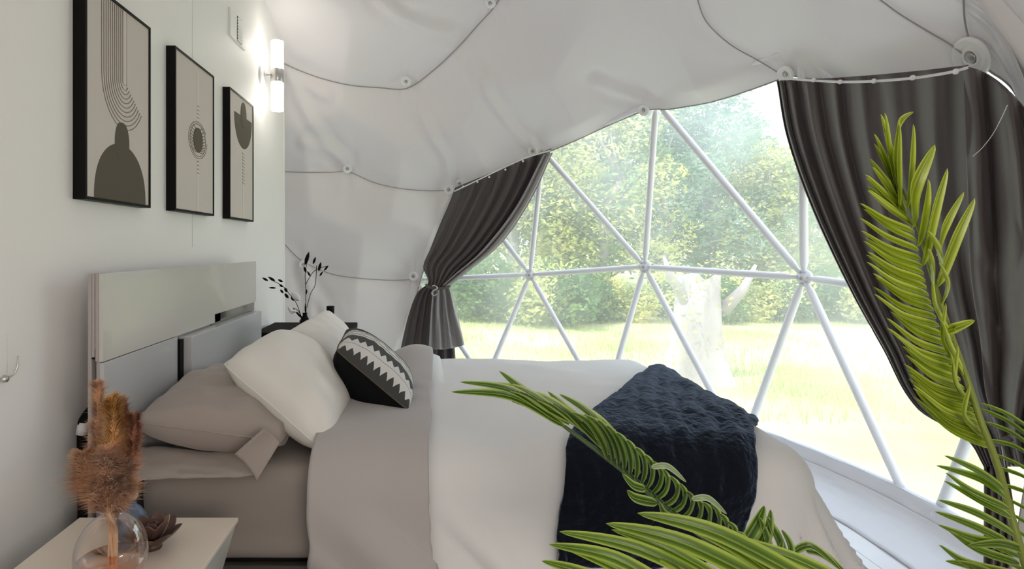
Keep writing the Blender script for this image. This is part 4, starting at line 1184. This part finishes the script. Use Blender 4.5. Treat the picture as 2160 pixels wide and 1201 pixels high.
# frond one: tall lime frond in front of the right curtain
D1 = 1.30
def Q(px, py, d=D1): return P(px, py, d)
f1o = rachis([crown, crown + Vector((.06, .08, .2)), Q(2150, 1150, 1.22), Q(2105, 985, 1.25), Q(2068, 885, 1.27), Q(2035, 785), Q(2003, 695), Q(1978, 620), Q(1958, 555), Q(1940, 490), Q(1918, 435), Q(1900, 390), Q(1893, 350)],
             .0085, .002, M['rachis'], 'tall lime green frond in front of the curtain')
keys = [((1890, 400), (1862, 240)), ((1902, 430), (1843, 318)), ((1915, 462), (1830, 385)), ((1926, 478), (1820, 410)), ((1944, 555), (1812, 490)), ((1956, 615), (1822, 548)),
        ((1978, 680), (1850, 612)), ((2008, 760), (1878, 690)), ((2040, 835), (1905, 765)), ((2068, 895), (1925, 812)), ((2090, 945), (1930, 835))]
pr = random.Random(3)
N1 = 42
for k in range(N1):
    x = k / (N1-1) * (len(keys)-1); i = min(int(x), len(keys)-2); f = x - i
    rx, ry = (lerp(keys[i][0][j], keys[i+1][0][j], f) for j in (0, 1)); txx, tyy = (lerp(keys[i][1][j], keys[i+1][1][j], f) for j in (0, 1))
    txx += pr.uniform(-10, 12); tyy += pr.uniform(-6, 6)
    bow = lerp(.10, .34, min(1, x/6)) if x < 6 else .36
    # curved: leaves the rachis flat, then lifts towards the tip
    mx = lerp(rx, txx, .55) - (tyy - ry) * .0; my = lerp(ry, tyy, .55) + abs(txx - rx) * bow * .35
    dt = pr.uniform(-.05, .04)
    leaflet(f1o, [Q(rx, ry), Q(mx, my, D1 + dt*.5), Q(txx, tyy, D1 + dt)], .0100 if x > 2.5 else .0112, M['palm_lime'], fold=.5)
# free leaflets at the top and right of frond one: root, mid, tip
for pts, wd in (
    ([(1885, 330), (1895, 262), (1927, 236)], .006), ([(1888, 400), (1872, 320), (1866, 238)], .010), ([(1900, 420), (1885, 340), (1897, 250)], .006), ([(1895, 440), (1893, 340), (1897, 262)], .008),
    ([(1912, 440), (1920, 340), (1926, 262)], .009), ([(1925, 480), (1925, 400), (1972, 305)], .015), ([(1935, 520), (1950, 430), (1957, 378)], .011), ([(1945, 560), (1968, 450), (1998, 355)], .011),
    ([(1975, 540), (1990, 480), (2033, 405)], .009), ([(1975, 605), (2010, 510), (2056, 418)], .012), ([(1985, 570), (1975, 530), (1956, 488)], .014), ([(1965, 600), (1962, 560), (1957, 525)], .012),
    ([(1985, 640), (1995, 600), (1980, 555)], .010), ([(1992, 702), (2020, 690), (2056, 676)], .009), ([(2030, 790), (2000, 730), (1985, 676)], .010), ([(2035, 800), (1985, 720), (1995, 640)], .008), ([(2045, 860), (2010, 800), (2020, 730)], .009),
    ([(2085, 930), (2030, 880), (2045, 812)], .009), ([(2060, 860), (2015, 820), (2005, 745)], .009), ([(2010, 720), (1970, 650), (1965, 590)], .009)):
    leaflet(f1o, [Q(*pts[0]), Q(*pts[1], D1 - .03), Q(*pts[2], D1 - .05)], wd * 1.15, M['palm_lime'], fold=.5)
# the lower leaflets of the same frond, fresher green, long and straight
for (rx, ry), (mx, my), (tx_, ty_) in (((2118, 1035), (2060, 995), (1992, 962)), ((2120, 1050), (2060, 1010), (1975, 983)), ((2128, 1075), (2050, 1040), (1994, 998)), ((2132, 1092), (2060, 1055), (1991, 1015)), ((2140, 1130), (2060, 1085), (1978, 1055)),
                                ((2130, 1148), (2050, 1110), (1972, 1080)), ((2146, 1150), (2060, 1140), (1978, 1108)), ((2150, 1190), (2060, 1160), (2000, 1120)), ((2155, 1215), (2040, 1190), (1980, 1150)), ((2150, 1240), (2060, 1200), (1994, 1184)), ((2165, 1165), (2110, 1148), (2040, 1152))):
    leaflet(f1o, [Q(rx, ry, 1.22), Q(mx, my, 1.20), Q(tx_, ty_, 1.18)], .0095, M['palm_mid'], fold=.5)
# a second frond at the right edge, its leaflets crossing behind the tall one
f4 = rachis([crown, crown + Vector((.12, .02, .2)), P(2260, 1150, 1.15), P(2240, 1020, 1.2), P(2215, 930, 1.25)], .010, .003, M['rachis'], 'short frond at the right edge')
for k, ((rx, ry), (mx, my), (tx_, ty_)) in enumerate((((2215, 940), (2130, 880), (2068, 851)), ((2218, 965), (2130, 895), (2068, 863)), ((2222, 990), (2140, 920), (2076, 890)), ((2226, 1015), (2150, 950), (2085, 928)), ((2230, 1040), (2150, 985), (2096, 958)),
     ((2235, 1065), (2160, 1010), (2100, 985)), ((2240, 1090), (2170, 1045), (2108, 1020)), ((2245, 1120), (2170, 1080), (2118, 1050)), ((2250, 1150), (2180, 1115), (2125, 1080)), ((2255, 1170), (2190, 1150), (2130, 1110)), ((2258, 1190), (2170, 1180), (2060, 1140)), ((2262, 1215), (2180, 1210), (2090, 1170)))):
    leaflet(f4, [P(rx, ry, 1.22), P(mx, my, 1.30), P(tx_, ty_, 1.34)], .0085, M['palm_mid'], fold=.5)

# frond two: deep green, arching left over the bed
f2 = rachis([crown, crown + Vector((-.12, .0, .18)), P(1640, 1250, 1.05), P(1560, 1185, 1.07), P(1424, 1087, 1.12), P(1323, 1000, 1.16), P(1215, 918, 1.20), P(1150, 874, 1.22), P(1080, 846, 1.24)],
            .0115, .002, M['rachis_dark'], 'deep green frond arching left over the duvet')
def R2(t):
    ks = [(1080, 846, 1.24), (1150, 874, 1.22), (1215, 918, 1.20), (1323, 1000, 1.16), (1424, 1087, 1.12), (1560, 1185, 1.07)]
    x = t*(len(ks)-1); i = min(int(x), len(ks)-2); return [lerp(ks[i][j], ks[i+1][j], x-i) for j in range(3)]
for pts, wd in (([(1190, 900), (1080, 838), (952, 827)], .011), ([(1180, 890), (1080, 825), (970, 806)], .009), ([(1200, 895), (1110, 830), (1020, 810)], .011), ([(1230, 900), (1130, 845), (1053, 783)], .012), ([(1250, 920), (1160, 850), (1085, 826)], .012),
                ([(1290, 960), (1220, 890), (1155, 826)], .012), ([(1300, 960), (1250, 880), (1180, 832)], .010), ([(1330, 975), (1270, 895), (1203, 842)], .011), ([(1350, 1000), (1290, 915), (1225, 875)], .009)):
    leaflet(f2, [P(*pts[0], 1.20), P(*pts[1], 1.20), P(*pts[2], 1.22)], wd, M['palm_green'], fold=.5)
upper = [(1215, 870), (1262, 885), (1320, 925), (1372, 968), (1420, 1008), (1462, 1045), (1505, 1068), (1550, 1118)]
N2 = 19
uroot = [(0, .52), (.25, .62), (.5, .72), (.75, .86), (1, .98)]
for k in range(N2):
    q = k / (N2-1); t = interp(q, [a for a, _ in uroot], [b for _, b in uroot]); rx, ry, rd = R2(t)
    x = q*(len(upper)-1); i = min(int(x), len(upper)-2); ux, uy = (lerp(upper[i][j], upper[i+1][j], x-i) for j in (0, 1))
    dx, dy = ux - rx, uy - ry; L = math.hypot(dx, dy); px_, py_ = -dy / L, dx / L      # towards the upper right
    bw = 9 + 7*q + pr.uniform(-2, 3)
    m1 = P(rx + dx*.35 + px_*bw, ry + dy*.35 + py_*bw, rd - .02); m2 = P(rx + dx*.75 + px_*bw, ry + dy*.75 + py_*bw, rd - .035)
    end = P(ux - 3 + pr.uniform(-4, 4), uy + pr.uniform(-4, 4), rd - .02)
    leaflet(f2, [P(rx, ry, rd), m1, m2, end], .0098, M['palm_green'], fold=.5, tw=.12)
    if k in (9, 14):       # tips that curl over, in a paler green
        leaflet(f2, [P(ux - 22, uy - 2, rd - .045), P(ux + 12, uy - 4, rd - .05), P(ux + 52, uy + 30, rd - .03)], .0055, M['palm_pale'], fold=.4, tw=.5)
for pts, wd in (([(1385, 1062), (1340, 1052), (1322, 1035)], .009), ([(1360, 1032), (1335, 1025), (1312, 1000)], .008), ([(1420, 1095), (1400, 1085), (1390, 1060)], .008),
                ([(1555, 1165), (1590, 1110), (1612, 1067)], .014), ([(1575, 1185), (1612, 1130), (1625, 1075)], .013), ([(1600, 1190), (1618, 1150), (1600, 1090)], .010), ([(1655, 1175), (1635, 1130), (1616, 1090)], .011), ([(1640, 1205), (1665, 1160), (1648, 1118)], .010), ([(1625, 1205), (1640, 1170), (1650, 1140)], .008),
                ([(1655, 1176), (1690, 1185), (1730, 1215)], .009), ([(1662, 1172), (1710, 1152), (1780, 1210)], .007), ([(1700, 1160), (1735, 1170), (1790, 1215)], .009)):
    leaflet(f2, [P(*pts[0], 1.08), P(*pts[1], 1.06), P(*pts[2], 1.05)], wd, M['palm_green'], fold=.4)
# frond three: broad leaflets along the bottom edge
f3 = rachis([crown, crown + Vector((-.18, -.05, .1)), P(1900, 1330, .95), P(1750, 1290, .95), P(1560, 1270, .95), P(1400, 1265, .96)], .011, .003, M['rachis'], 'broad low frond along the bottom edge')
for pts, wd in (([(1560, 1262), (1350, 1160), (1180, 1122)], .012), ([(1540, 1275), (1400, 1175), (1255, 1135)], .012), ([(1460, 1275), (1300, 1180), (1158, 1149)], .012), ([(1440, 1275), (1290, 1195), (1170, 1145)], .009), ([(1340, 1262), (1230, 1210), (1143, 1184)], .010),
                ([(1680, 1265), (1450, 1150), (1278, 1105)], .015), ([(1600, 1270), (1420, 1165), (1290, 1118)], .009), ([(1780, 1270), (1520, 1130), (1344, 1083)], .015), ([(1700, 1265), (1560, 1165), (1408, 1092)], .012), ([(1640, 1270), (1480, 1165), (1380, 1110)], .009),
                ([(1880, 1290), (1700, 1190), (1520, 1125)], .011)):
    leaflet(f3, [P(*pts[0], .96), P(*pts[1], .97), P(*pts[2], 1.0)], wd, M['palm_mid'], fold=.5)
